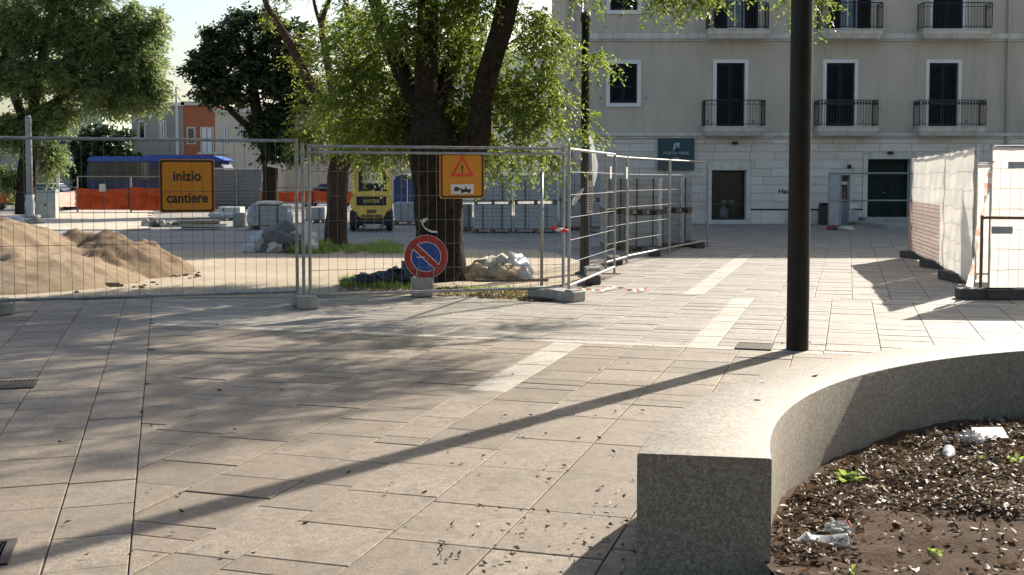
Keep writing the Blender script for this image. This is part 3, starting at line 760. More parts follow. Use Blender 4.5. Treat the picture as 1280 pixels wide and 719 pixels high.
MB().tube([(0, 0, .03), (0, 0, 2.06)], .021, 10).build('spare_post', 'galv', tag(thing('steel_post', 'single galvanised post clamped between the two signed fence panels', 'post', G(380, 383.5))))
A3, B3 = G(711, 371), G(768, 345); p3, L3, a3 = panel(A3, B3, 'braced mesh fence panel turning away beside the wrapped lamp post', wm='wire_mid', vs_=.11, wire=.0019)
A4, B4 = G(757, 339), G(783, 331); p4, L4, a4 = panel(A4, B4, 'narrow mesh fence panel behind the braced one, with white tags', wm='wire_mid', vs_=.11, wire=.0019, hs_=.31)
A5, B5 = G(784, 330), G(836, 318.5); p5, L5, a5 = panel(A5, B5, 'mesh fence panel in front of stacked pavers with white corner strips', wm='wire_mid', vs_=.11, wire=.0019, hs_=.31)
A6, B6 = G(837, 318), G(884, 308.5); p6, L6, a6 = panel(A6, B6, 'last mesh fence panel toward the shop window', wm='wire_mid', vs_=.11, wire=.0019, hs_=.31)
for rt_, L_ in ((p4, L4), (p4, .35)): MB().b2((L_-.18, -.03, 1.62), (L_-.06, -.025, 1.84)).build('white_tag', 'white', rt_)
NRM = math.pi/2
foot(G(3, 391), a1+R(8), 'pale concrete fence foot at the outer end of the lettered-sign panel', L=.6)
foot(G(381, 384), a1+R(4), 'pale concrete fence foot under the joint between the two signed panels', L=.62)
foot(G(695, 375), a2+R(30), 'pale concrete fence foot at the corner beside the striped tape', L=.8, wd=.26)
foot(G(742, 353), a3-R(80), 'dark rubber fence foot under the middle of the braced panel', 'foot_dark', .8)
foot(G(741, 345), a3-R(75), 'grey fence foot tucked behind the braced panel', 'foot_concrete', .8)
foot(G(768, 329.5), a4-R(70), 'dark fence foot beneath the narrow tagged panel', 'foot_dark', .8)
foot(G(817, 319), a5-R(70), 'dark fence foot before the stacked pavers', 'foot_dark', .9)
foot(G(869, 309), a6-R(60), 'dark fence foot at the end of the fence by the shop window', 'foot_dark', .9)
# inner post line behind the warning-sign panel
rtp = thing('site_post', 'thin galvanised post standing behind the warning-sign panel', 'post', G(677, 360)); MB().tube([(0, 0, 0), (0, 0, 1.72)], .024, 10).build('tube', 'galv', rtp, smooth=True)
MB().cbox((-.06, -.06, 0), (.06, .06, .02), .004).build('base_plate', 'galv', rtp)

# signs on the fence
def square_sign(name, px, py, size, parent_ang, label, writer, Y):
    c = P(px, py, Y); s = thing(name, label, 'sign', (c.x, c.y, c.z-size/2), parent_ang)
    h = size/2; rr = .03; poly = []
    for cx, cz, t0 in ((h-rr, rr, -90), (h-rr, size-rr, 0), (-h+rr, size-rr, 90), (-h+rr, rr, 180)):
        for k in range(5): t = R(t0+k*22.5); poly.append((cx+rr*math.cos(t), cz+rr*math.sin(t)))
    MB().prism(poly, -.010, .012).build('board', 'orange_sign', s)
    mb = MB(); e = .012; n = len(poly); ins = [(x*(1-.012/h), h+(z-h)*(1-.012/h)) for x, z in poly]; ins2 = [(x*(1-.035/h), h+(z-h)*(1-.035/h)) for x, z in poly]
    mb.add([(x, -.0125, z) for x, z in ins]+[(x, -.0125, z) for x, z in ins2], [(i, (i+1) % n, n+(i+1) % n, n+i) for i in range(n)]); mb.build('border', 'black', s)
    for sx in (-.18, .18): MB().tube([(sx, .01, size*.5-.02), (sx, .06, size*.5-.02), (sx, .06, size*.5+.06), (sx, .01, size*.5+.06)], .005, 6).build('clip', 'galv', s)
    writer(s, size)
def w_inizio(s, size):
    mb = MB(); text_mb(mb, 'inizio', .175, 0, size*.60, -.0135, .004, sx=.9); mb.build('upper_word', 'black', s); mb = MB(); text_mb(mb, 'cantiere', .175, 0, size*.19, -.0135, .004, sx=.86); mb.build('lower_word', 'black', s)
Y1 = F1a.lerp(F1b, .66).y-.03
square_sign('site_sign', 234, 232.5, .655, a1, 'dark orange square sign lettered inizio cantiere on the fence', w_inizio, P(234, 232, 1).y*0+ (F1a+(F1b-F1a)*((P(234, 300, F1a.y).x-F1a.x)/(F1b.x-F1a.x))).y-.035)
def tri(mb, cx, cz, r, y):
    mb.add([(cx+r*math.sin(R(t)), y, cz+r*math.cos(R(t))) for t in (0, 120, 240)], [(0, 1, 2)])
def w_warn(s, size):
    mb = MB(); tri(mb, 0, size*.635, .185, -.0135); mb.build('red_triangle', 'red_bright', s)
    mb = MB(); tri(mb, 0, size*.635, .120, -.0150); mb.build('triangle_field', 'orange_sign', s)
    mb = MB(); y = -.0165; z = size*.6; mb.add([(-.014, y, z+.075), (-.008, y, z), (.008, y, z), (.014, y, z+.075)], [(0, 1, 2, 3)]); mb.disc((0, z-.022), .013, y, 12); mb.build('exclamation_mark', 'black', s)
    z0 = size*.10; mb = MB(); mb.b2((-.155, -.0135, z0), (.155, -.012, z0+.125)); mb.build('digger_plate', 'white', s)
    mb = MB(); y = -.0155; mb.add([(-.12, y, z0+.04), (-.04, y, z0+.035), (-.055, y, z0+.075), (-.085, y, z0+.10), (-.10, y, z0+.085)], [(0, 1, 2, 3, 4)]); mb.add([(-.07, y, z0+.075), (-.02, y, z0+.05), (-.01, y, z0+.065), (-.06, y, z0+.09)], [(0, 1, 2, 3)])
    mb.add([(-.02, y, z0+.025), (.11, y, z0+.025), (.12, y, z0+.06), (.06, y, z0+.062), (.05, y, z0+.10), (.04, y, z0+.10), (.035, y, z0+.062), (-.02, y, z0+.06)], [tuple(range(8))]); mb.disc((.0, z0+.03), .02, y-.001, 12); mb.disc((.09, z0+.03), .02, y-.001, 12); mb.build('digger_symbol', 'black', s)
square_sign('warning_sign', 577.5, 219.5, .60, a2, 'orange square sign with red warning triangle and digger pictogram', w_warn, (A2+(F2b-A2)*((577-388)/(704-388))).y-.04)
def no_parking():
    b = G(528, 371); s = thing('no_parking_sign', 'round blue and red no-parking sign clamped to its concrete block', 'sign', (b.x, b.y, 0), a2*.5)
    mb = MB(); mb.cbox((-.145, -.10, 0), (.145, .14, .27), .02); mb.build('base_block', 'foot_concrete', s)
    r = .30; cz = .27+r-.02; cx = .05; y = -.03
    mb = MB(); n = 40
    V = [(cx+r*math.cos(6.2832*k/n), y+yy, cz+r*math.sin(6.2832*k/n)) for yy in (0, .015) for k in range(n)]
    mb.add(V, [tuple(range(n)), tuple(range(2*n-1, n-1, -1))]+[(i, n+i, n+(i+1) % n, (i+1) % n) for i in range(n)]); mb.build('disc', 'sign_back', s)
    mb = MB(); mb.disc((cx, cz), r*.985, y-.002, 40, r*.69); mb.build('red_ring', 'red_sign', s)
    mb = MB(); mb.disc((cx, cz), r*.69, y-.002, 40, r*.66); mb.disc((cx, cz), r, y-.002, 40, r*.985); mb.build('white_ring', 'white', s)
    mb = MB(); mb.disc((cx, cz), r*.66, y-.003, 40); mb.build('blue_field', 'blue_sign', s)
    def bar(w_, e, yy, m, nm):
        mb = MB(); c, s_ = math.cos(R(-43)), math.sin(R(-43)); L = r*.69+e
        mb.add([(cx+u*c-v*s_, yy, cz+u*s_+v*c) for u, v in ((-L, -w_), (L, -w_), (L, w_), (-L, w_))], [(0, 1, 2, 3)]); mb.build(nm, m, s)
    bar(.048, .0, y-.0045, 'white', 'bar_edge'); bar(.036, .008, y-.006, 'red_sign', 'red_bar')
    mb = MB()
    for q0, q1, zz in ((-.13, -.02, -.01),): mb.b2((cx+q0, y-.0065, cz+zz), (cx+q1, y-.0060, cz+zz+.012))
    mb.build('small_print', 'white', s)
    mb = MB()
    for sx in (-.09, .14): mb.tube([(cx+sx-.04, y-.01, .20), (cx+sx-.04, y-.012, .38)], .009, 6)
    mb.build('bracket', 'galv', s)
no_parking()

# sheeted hoarding
def sheeted(A, B, label, H=2.05, z0=.14, skew=0, seed=1, mesh=True, side=-1, patches=()):
    rt_, L, rz = panel(A, B, label, z0=z0, H=H, mesh=mesh, name='sheeted_hoarding', hs_=.27, vs_=.13, wire=.003, cat='hoarding')
    mb = MB(); nx, nz = 26, 22; V = []; F = []
    for i in range(nx+1):
        for j in range(nz+1):
            x = -.02+(L+.04)*i/nx; z = .10+(H+.0-.10)*j/nz
            sag = -.015*math.sin(math.pi*i/nx*4)**2 if j == nz else 0
            q = Vector((x*1.3, z*1.3, seed*5)); y = .03*side-abs(noise.fractal(q*1.1, 1., 2., 3))*.05*side*-1
            V.append((x+.02*noise.noise(q*2+Vector((3, 1, 1))), y, z+sag+(noise.noise(Vector((x*3, seed, 0)))*.035 if j == 0 else 0)))
    for i in range(nx):
        for j in range(nz): k = i*(nz+1)+j; F.append((k, k+nz+1, k+nz+2, k+1))
    mb.add(V, F); mb.build('sheeting', 'sheet', rt_, smooth=True)
    for (x, z, w_, h, m, nm) in patches: MB().b2((x-w_/2, -.075, z-h/2), (x+w_/2, -.07, z+h/2)).build(nm, m, rt_)
    return rt_, L, rz
RA, RB = G(1141.5, 321), G(1182, 340)
q1_, l1_, g1 = sheeted(RA, RB, 'white sheeted hoarding panel with a strip of pink netting', seed=1)
RC, RD = G(1181, 341), G(1217, 364)
q2_, l2_, g2 = sheeted(RC, RD, 'white sheeted hoarding panel between the netted one and the corner', seed=2)
RE, RF = G(1236, 371.5), G(1236, 371.5)+Vector((3.5, -.25, 0))
q3_, l3_, g3 = sheeted(RE, RF, 'white sheeted hoarding panel with two grey patches', seed=3, patches=((.34, 1.80, .30, .09, 'grey_sheet', 'grey_patch'), (.13, .92, .28, .10, 'grey_sheet', 'grey_patch')))
MB().tube([(-.15, -.10, 1.09), (3.4, -.10, 1.06)], .02, 8).build('cross_tube', 'rusty', q3_)
MB().tube([(-.15, -.11, .05), (-.15, -.11, 1.12)], .022, 8).build('side_tube', 'rusty', q3_)
RG = G(1219, 352); q4_, l4_, g4 = sheeted(RG, RG+Vector((3.5, .1, 0)), 'white sheeted hoarding panel glimpsed behind the patched one', seed=4, H=1.85)
# netting strip
def netting(parent, x0, x1, z0, z1, y, m, cell=.09, th=.012, name='netting'):
    mb = MB(); nx = int((x1-x0)/cell); nz = int((z1-z0)/cell)
    for i in range(nx+1): x = x0+(x1-x0)*i/nx; mb.b2((x-th/2, y-.002, z0), (x+th/2, y+.002, z1))
    for j in range(nz+1): z = z0+(z1-z0)*j/nz; mb.b2((x0, y-.0045, z-th/2), (x1, y-.0021, z+th/2))
    return mb.build(name, m, parent)
netting(q1_, .05, l1_-.1, .15, 1.15, -.10, 'pink_net', .07, .010)
# red and white ribbon twisted down the corner post
mb = MB(); e0 = Vector((-.02, -.06, 1.85)); e1 = Vector((-.30, -.12, .15))
for i in range(18):
    a, b = e0.lerp(e1, (i/18)**1.6), e0.lerp(e1, ((i+1)/18)**1.6); mb.cur = i % 2; wv = Vector((.05*math.cos(i*.5), .03*math.sin(i*.5), .01)); wv2 = Vector((.05*math.cos(i*.5+.5), .03*math.sin(i*.5+.5), .01))
    mb.add([a-wv, a+wv, b+wv2, b-wv2], [(0, 1, 2, 3)])
mb.build('barrier_ribbon', ['pink_net', 'sheet'], q3_)
foot(G(1146, 323), g1-R(60), 'dark fence foot under the netted hoarding panel', 'foot_dark', .8)
foot(G(1170, 335), g1-R(70), 'dark fence foot midway along the white hoarding', 'foot_dark', .8)
foot(G(1194, 351), g2-R(75), 'dark fence foot where the second hoarding panel begins', 'foot_dark', .85)
foot(G(1232, 373.5), g3-R(88), 'dark fence foot at the hoarding corner by the ribbon', 'foot_dark', .75)
foot(G(1266, 374), g3-R(86), 'dark fence foot under the patched hoarding panel', 'foot_dark', .75)

# ------------------------------------------------------------------ lamp posts
b = G(997, 437)
lp = thing('lamp_post', 'thick dark lamp post standing on the paving beside the granite bench', 'lamp post', (b.x, b.y, 0))
MB().tube([(0, 0, -.02), (0, 0, 2), (0, 0, 8.2)], [.102, .101, .094], 32).build('pole', 'pole_dark', lp, smooth=True, auto=40)
MB().lathe([(.06, 8.2), (.35, 8.22), (.37, 8.28), (.1, 8.36)], n=24).build('lantern', 'pole_dark', lp, smooth=True)
b = G(731, 343)
lp2 = thing('lamp_post', 'slim dark lamp post wrapped in torn white plastic', 'lamp post', (b.x, b.y, 0))
zt = P(731, 17, b.y).z
MB().tube([(0, 0, 0), (0, 0, 1.), (0, 0, zt-.15)], [.085, .078, .07], 20).build('pole', 'pole_dark', lp2, smooth=True, auto=40)
MB().lathe([(.07, zt-.15), (.085, zt-.14), (.085, zt), (.06, zt+.02)], n=20).build('collar', 'dark_metal', lp2, smooth=True)
MB().lathe([(.055, zt+.02), (.055, zt+1.1), (.05, zt+1.12)], n=16).build('lamp_tube', 'clear_plastic', lp2, smooth=True)
MB().lathe([(.17, 0), (.17, .03), (.10, .06)], n=20).build('base_plate', 'dark_metal', lp2, smooth=True)
# torn plastic
s = thing('plastic_wrap', 'torn white plastic sheet hanging off the slim lamp post', 'plastic sheet', (b.x, b.y, 0))
def strip(mb, pts, wds, nrm=(0, -1, 0)):
    V = []; n = len(pts)
    for i, (p, w_) in enumerate(zip(pts, wds)):
        p = Vector(p); V += [p+Vector((-w_/2, .02*math.sin(i*1.3), 0)), p+Vector((0, -.025*math.cos(i*2.1), .01)), p+Vector((w_/2, .03*math.sin(i*1.7+1), .0))]
    mb.add(V, [(i*3+k, i*3+k+1, i*3+4+k, i*3+3+k) for i in range(n-1) for k in range(2)])
def lpp(px, py, dy=-.11): q = P(px, py, b.y+dy); return (q.x-b.x, dy, q.z)
mb = MB(); strip(mb, [lpp(*q) for q in ((737, 163), (739, 178), (742, 192), (744, 206), (743, 220), (741, 233))], [.05, .07, .07, .10, .09, .04]); mb.build('wrap', 'white_plastic', s, smooth=True)
mb = MB(); strip(mb, [lpp(*q) for q in ((729, 236), (724, 243), (719, 250), (716, 257))], [.05, .09, .11, .05]); mb.build('torn_end', 'white_plastic', s, smooth=True)
n_ = thing('paper_notice', 'narrow printed paper strip hanging on the braced fence panel', 'notice', (b.x, b.y, 0))
mb = MB(); strip(mb, [lpp(738, 214, -.16), lpp(738, 232, -.17), lpp(738, 250, -.16), lpp(737, 267, -.165)], [.10, .10, .10, .10]); mb.build('paper', 'white', n_)
mb = MB()
for i in range(9):
    q = lpp(738, 236+i*3.2, -.205); mb.b2((q[0]-.035, q[1]-.001, q[2]-.009), (q[0]+.03, q[1], q[2]+.007))
q = lpp(738, 222, -.205); mb.b2((q[0]-.03, q[1]-.001, q[2]-.05), (q[0]+.03, q[1], q[2]+.04)); mb.build('print', 'wood', n_)
# grey post on the left and slim one with signs
b = G(38, 273); lp3 = thing('lamp_post', 'grey steel lamp post beside the willowy tree, base wrapped in white', 'lamp post', (b.x, b.y, 0))
MB().tube([(0, 0, 0), (0, 0, P(38, 148, b.y).z)], [.14, .125], 16).build('pole', 'pole_grey', lp3, smooth=True, auto=40)
MB().lathe([(.10, P(38, 148, b.y).z), (.14, P(38, 147, b.y).z), (.05, P(38, 144, b.y).z)], n=14).build('cap', 'pole_grey', lp3, smooth=True)
mb = MB(); mb.lathe([(.19, .0), (.17, .3), (.2, .55), (.16, .8), (.19, .98)], n=14); mb.build('plastic_wrap', 'white_plastic', lp3, smooth=True)
MB().cbox((-.32, -.32, 0), (.32, .32, .14), .03).build('plinth', 'foot_concrete', lp3)
b = G(73, 263); lp4 = thing('sign_post', 'slim pale post with small blue parking sign near the bus', 'sign post', (b.x, b.y, 0))
MB().tube([(0, 0, 0), (0, 0, P(73, 176, b.y).z)], .075, 10).build('pole', 'white', lp4, smooth=True)
c = P(86, 201, b.y); MB().b2((c.x-b.x-.26, -.05, c.z-.28), (c.x-b.x+.26, -.02, c.z+.28)).build('sign_plate', 'blue_sign', lp4)
mb = MB(); text_mb(mb, 'P', .42, c.x-b.x, c.z-.15, -.055, .02); mb.build('lettering', 'white', lp4)
c = P(80, 181, b.y); MB().b2((c.x-b.x-.3, -.05, c.z-.22), (c.x-b.x+.3, -.02, c.z+.22)).build('upper_plate', 'bus_navy', lp4)

# ------------------------------------------------------------------ grates
def grate(px, py, w_, d_, ang, label, n=9):
    c = G(px, py); g = thing('drain_grate', label, 'drain grate', (c.x, c.y, .0), ang)
    mb = MB(); mb.b2((-w_/2, -d_/2, -.004), (w_/2, d_/2, .0045)); mb.build('pit_shade', 'black', g)  # flat black plate stands in for the shade below the bars
    mb = MB(); f = .03
    mb.b2((-w_/2, -d_/2, .005), (w_/2, -d_/2+f, .012)); mb.b2((-w_/2, d_/2-f, .005), (w_/2, d_/2, .012)); mb.b2((-w_/2, -d_/2+f, .005), (-w_/2+f, d_/2-f, .012)); mb.b2((w_/2-f, -d_/2+f, .005), (w_/2, d_/2-f, .012)); mb.build('grate_frame', 'iron_rust', g)
    for i in range(n):
        x = -w_/2+f+(w_-2*f)*(i+.5)/n; MB().b2((x-.012, -d_/2+f, .0052), (x+.012, d_/2-f, .0105)).build('grate_bar', 'iron_rust', g)
grate(943, 433.5, .34, .42, -math.atan2(dM.x, dM.y), 'iron drain grate at the foot of the thick lamp post')
grate(14, 482, .36, .36, math.atan2(-dL.x, dL.y), 'iron drain grate lying in the tree shade on the paving')
grate(0, 692, .10, .34, math.atan2(-dL.x, dL.y), 'narrow iron drain grate beside the long paving strip', 3)

# ------------------------------------------------------------------ trees
def tree(name, label, base, limbs, clusters, bark, leafm, leaf=(.06, .022), twigs=5, per=16, droop=.35, tw=(.25, .55), seed=1, bsides=10, jit=.25, tint_shift=0.):
    r = random.Random(seed); root = thing(name, label, 'tree', base); bv = Vector(base)
    mb = MB(); nodes = []
    for pts in limbs:
        P_ = [Vector(p[0])-bv for p in pts]; rr = [p[1] for p in pts]
        fine, fr = [], []
        for i in range(len(P_)-1):      # smooth subdivision
            p0, p1_, p2_, p3_ = P_[max(i-1, 0)], P_[i], P_[i+1], P_[min(i+2, len(P_)-1)]
            for k in range(5):
                t = k/5; fine.append(.5*((2*p1_)+(p2_-p0)*t+(2*p0-5*p1_+4*p2_-p3_)*t*t+(3*p1_-p0-3*p2_+p3_)*t**3)); fr.append(rr[i]+(rr[i+1]-rr[i])*t)
        fine.append(P_[-1]); fr.append(rr[-1]); mb.tube(fine, fr, bsides, True, jit)
        nodes += [(f, q) for f, q in zip(fine, fr)]
    mb.build('trunk', bark, root, smooth=True)
    ends = []
    for (c, rad, n) in clusters:
        c = Vector(c)-bv
        for _ in range(n):
            while True:
                v = Vector((r.uniform(-1, 1), r.uniform(-1, 1), r.uniform(-1, 1)))
                if v.length < 1: break
            ends.append(c+Vector((v.x*rad[0], v.y*rad[1], v.z*rad[2])))
    NP = np.array([tuple(f) for f, _ in nodes]); NR = [q for _, q in nodes]
    start = NP[int(len(nodes)*.2):]
    ends.sort(key=lambda e: float(np.min(np.sum((start-np.array(e))**2, 1))))
    mb = MB(); lp_, ld = [], []
    for e in ends:
        ea = np.array(e); dd = np.sum((NP-ea)**2, 1)+np.where(NP[:, 2] > ea[2]+.8, 1.5, 0)+np.where(NP[:, 2] < 1.6, 4, 0); i = int(np.argmin(dd)); s = Vector(NP[i]); L = (e-s).length
        r0 = min(NR[i]*.7, .012+.022*L); mid = s.lerp(e, .5)+Vector((r.gauss(0, .1), r.gauss(0, .1), .10+r.gauss(0, .08)))*L
        pts = [s.lerp(mid, t)*(1-t)+mid.lerp(e, t)*t for t in (0, .25, .5, .75, 1)]
        mb.tube(pts, [r0, r0*.8, r0*.6, r0*.4, r0*.2], 5, False)
        NP = np.vstack([NP, [tuple(p) for p in pts[1:]]]); NR += [r0*.8, r0*.6, r0*.4, r0*.25]
        out = (e-s).normalized()
        for k in range(twigs):
            t = r.uniform(.35, 1); p = s.lerp(mid, t)*(1-t)+mid.lerp(e, t)*t
            d = (out*.5+Vector((r.gauss(0, .7), r.gauss(0, .7), r.gauss(0, .45)-droop*.6))).normalized(); tl = r.uniform(*tw)
            for m in range(per):
                f = (m+.5)/per; q = p+d*tl*f-Vector((0, 0, droop*tl*f*f)); lp_.append(q); sd = 1 if m % 2 else -1
                side = d.cross(Vector((0, 0, 1))); side = side.normalized() if side.length > .1 else Vector((1, 0, 0))
                ld.append(d*.5+side*sd*r.uniform(.4, 1)+Vector((r.gauss(0, .3), r.gauss(0, .3), r.gauss(0, .3)-droop*.8)))
    mb.build('branches', bark, root)
    n = len(lp_); sz = rng.uniform(.65, 1.25, n)
    lpA = np.array([tuple(p) for p in lp_]); keep = np.ones(n, bool)
    tn = np.clip(rng.normal(.42+tint_shift, .22, n)+np.array([.3*noise.noise(Vector(p)*.8) for p in lpA]), 0, .89); tn[rng.random(n) < .03] = .98
    leaves('crown', lpA, np.array([tuple(p) for p in ld]), leaf[0]*sz, leaf[1]*sz, leafm, root, tn)
    return root
# big central tree (depth about 15.5 m)
TY = 15.9
bA = G(548, 350); TY = bA.y
def pa(px, py, dy=0): return P(px, py, TY+dy)
limA = [
 [(bA+Vector((.0, 0, -.1)), .52), (pa(552, 335), .42), (pa(550, 300), .37), (pa(549, 240), .36), (pa(545, 195), .38), (pa(538, 165), .33), (pa(532, 125), .19), (pa(534, 40), .165), (pa(537, -60), .15), (pa(530, -170, .3), .12), (pa(545, -300, .4), .08), (pa(560, -420, .5), .03)],
 [(pa(536, 165), .22), (pa(516, 120, .2), .14), (pa(496, 75, .3), .12), (pa(470, 5, .5), .105), (pa(440, -90, .8), .10), (pa(410, -200, 1.1), .05), (pa(390, -300, 1.3), .02)],
 [(pa(565, 205), .25), (pa(594, 178, -.1), .21), (pa(604, 120, -.2), .17), (pa(622, 50, -.3), .165), (pa(645, -30, -.3), .15), (pa(690, -140, -.2), .14), (pa(780, -250, 0), .1), (pa(880, -300, .3), .06), (pa(990, -330, .3), .03)],
 [(pa(640, -20, -.3), .13), (pa(720, -90, -.6), .10), (pa(830, -110, -.8), .07), (pa(950, -100, -.8), .045), (pa(1040, -70, -.7), .02)],
 [(pa(535, 150), .2), (pa(560, 90, .8), .12), (pa(590, 20, 1.6), .09), (pa(600, -80, 2.2), .05)],
 [(pa(640, 0, -.3), .12), (pa(628, -10, .6), .1), (pa(615, -60, 1.2), .06)],
]
def cl(px, py, dy, rx, ry, rz, n): return (pa(px, py, dy), (rx, ry, rz), n)
cA = [cl(672, 60, .2, .4, .8, .75, 46), cl(655, 135, .3, .42, .7, .5, 32), cl(640, 190, .5, .35, .5, .3, 9), cl(685, 195, .3, .3, .5, .3, 6), cl(696, 140, .1, .2, .4, .6, 7), cl(745, 75, -.2, .18, .3, .2, 4), cl(738, 150, -.2, .15, .2, .25, 3),
      cl(590, 60, 1.2, .8, .6, .9, 34), cl(470, 135, .8, .7, .8, .9, 60), cl(500, 60, 1.0, .8, .8, .8, 46), cl(440, 60, 1.0, .6, .8, .8, 42), cl(430, 140, .9, .5, .7, .45, 28), cl(565, 120, 1.0, .5, .6, .9, 44), cl(480, 165, .9, .5, .6, .3, 16), cl(600, 185, .7, .4, .5, .4, 24), cl(495, 20, -.2, .5, .6, .6, 30), cl(570, 30, .5, .6, .6, .7, 36), cl(610, 100, .6, .5, .4, .7, 34), cl(520, 150, .5, .4, .3, .5, 30), cl(560, 160, .6, .4, .3, .4, 24), cl(575, -10, -.3, .6, .6, .5, 30), ((0.3, 17.4, 5.2), (2.2, 1.6, .8), 60), ((4.1, 15.7, 5.7), (1.3, .8, .6), 64), ((3.6, 15.8, 7.3), (2.0, 1.3, .8), 62), ((1.6, 16.2, 6.4), (1.6, 1.3, .8), 26), ((4.4, 15.4, 6.8), (1.2, 1., .6), 40),
      cl(560, -80, .4, 1.3, 1.5, .8, 50), cl(440, -80, .8, 1.2, 1.5, .9, 46), cl(700, -70, -.2, 1.2, 1.4, .6, 46), cl(850, -30, -.7, .75, .6, .35, 26), cl(1010, -12, -.7, .32, .4, .30, 9), cl(940, -60, -.7, .8, .7, .4, 24),
      cl(480, -260, .8, 1.7, 2., 1.3, 60), cl(650, -330, .3, 1.9, 2.2, 1.4, 70), cl(840, -260, .1, 1.5, 1.9, 1.2, 56), cl(990, -220, -.1, 1.0, 1.5, .9, 36), cl(560, -460, .4, 1.6, 1.8, 1.0, 36)]
tree('street_tree', 'big forked tree with thick dark trunk behind the warning sign', (bA.x, bA.y, 0), limA, cA, 'bark', 'leaf', (.09, .034), 6, 15, .45, (.28, .6), 11, 36, .3)
# second tree, reddish trunk
bB = G(420, 309); TB = bB.y
def pb(px, py, dy=0): return P(px, py, TB+dy)
limB = [[(bB+Vector((0, 0, -.05)), .36), (pb(420, 295), .27), (pb(421, 260), .25), (pb(422, 225), .25), (pb(424, 190), .2), (pb(410, 150), .15), (pb(385, 100), .12), (pb(360, 50), .1), (pb(335, 10), .07), (pb(322, -30), .04)],
        [(pb(422, 215), .2), (pb(440, 180), .15), (pb(450, 120, .3), .12), (pb(440, 60, .4), .1), (pb(430, -20, .5), .06), (pb(420, -100, .5), .03)],
        [(pb(418, 130), .1), (pb(408, 70, .3), .085), (pb(402, 30, .3), .07), (pb(415, -10, .3), .05), (pb(430, -60, .3), .03)],
        [(pb(404, 40, .3), .05), (pb(393, 5, .3), .04), (pb(388, -40, .3), .02)]]
def cb(px, py, dy, rx, ry, rz, n): return (pb(px, py, dy), (rx, ry, rz), n)
cB = [cb(400, 130, 0, .6, .8, .8, 30), cb(390, 175, 0, .45, .6, .5, 20), cb(445, 165, -.3, .7, .7, .4, 26), cb(460, 120, .3, .8, .8, 1., 50), cb(450, 40, .4, 1., 1., .9, 36), cb(380, 60, .1, .35, .5, .7, 12), cb(430, -60, .4, 1.4, 1.4, 1.2, 40), cb(345, 10, 0, .4, .4, .4, 7)]
tree('street_tree', 'tree with reddish straight trunk and yellowing leaves beside the forklift', (bB.x, bB.y, 0), limB, cB, 'bark_red', 'leaf_yellow', (.095, .038), 6, 12, .3, (.3, .6), 12, 9, .2)
# dark evergreen further back
bC = G(338, 268); TC = bC.y
def pc(px, py, dy=0): return P(px, py, TC+dy)
limC = [[(bC, .5), (pc(338, 240), .36), (pc(337, 200), .36), (pc(325, 160), .3), (pc(315, 100), .22), (pc(312, 40), .12)], [(pc(337, 200), .3), (pc(355, 150), .22), (pc(360, 90), .16), (pc(355, 40), .08)], [(pc(330, 175), .2), (pc(290, 140), .14), (pc(265, 110), .07)]]
def cc_(px, py, dy, rx, ry, rz, n): return (pc(px, py, dy), (rx, ry, rz), n)
cC = [cc_(315, 50, 0, 1.9, 1.8, 1.3, 70), cc_(290, 90, 0, 1.9, 1.8, 1.5, 80), cc_(340, 110, .2, 1.9, 1.8, 1.8, 90), cc_(270, 112, 0, 1.1, 1.3, .7, 40), cc_(342, 165, 0, 1.3, 1.3, .8, 50), cc_(360, 60, 0, 1.3, 1.3, 1.4, 46), cc_(265, 60, 0, .8, 1., .9, 24), cc_(352, 195, 0, 1., 1., .4, 18), cc_(372, 105, 0, 1.2, 1.2, 1.6, 50), cc_(250, 85, 0, .7, .9, .6, 18), cc_(320, 25, 0, 1.3, 1.2, .5, 24)]
tC = tree('evergreen_tree', 'dense dark evergreen tree by the grey metal hoarding', (bC.x, bC.y, 0), limC, cC, 'bark', 'leaf_dark', (.20, .11), 9, 9, .15, (.3, .7), 13, 8, .15)
def copy_tree(o, loc, rz, k, label, group):
    c = o.copy(); COL.objects.link(c); c.location = loc; c.rotation_euler = (0, 0, rz); c.scale = (k, k, k); tag(c, label, 'tree', group)
    for ch in [q for q in bpy.data.objects if q.parent == o]:
        d = ch.copy(); COL.objects.link(d); d.parent = c
for i, (x, y, rz, k) in enumerate(((-8.5, -5.5, 1, 1.15), (-3.6, -5, 2.2, 1.25), (1.2, -5.2, 3.4, 1.2), (6.2, -5, 4.1, 1.25), (11.2, -4.5, .4, 1.2))):      # unseen row added behind the camera to shade the near bench face
    copy_tree(tC, (x, y, 0), rz, k, 'unseen evergreen added behind the camera to shade the bench', 'added unseen evergreens')
bP = Vector((6.3, 5.2, .06))  # out-of-view tree added, crown shaped to shade the bench and near ground
tree('street_tree', 'unseen leafy tree added in the granite planter to shade the bench', tuple(bP), [[(bP, .24), (bP+Vector((0, 0, 1.5)), .19), (bP+Vector((-.2, .2, 3)), .17), (bP+Vector((-.5, .5, 4.6)), .1), (bP+Vector((-.7, .8, 6.2)), .04)], [(bP+Vector((-.15, .15, 2.8)), .14), (bP+Vector((-1.3, .6, 4.4)), .09), (bP+Vector((-2.6, .8, 5.2)), .03)], [(bP+Vector((-.15, .15, 3)), .14), (bP+Vector((.9, .9, 4.4)), .09), (bP+Vector((1.8, 1.4, 5.4)), .03)]],
     [((5.4, 6.2, 5.2), (3., 2.3, 1.2), 150), ((5.6, 6.0, 6.6), (2.4, 2.1, 1.1), 90), ((6.2, 4.6, 4.6), (2., 1.2, .8), 50)], 'bark', 'leaf', (.14, .065), 8, 12, .25, (.3, .7), 21)
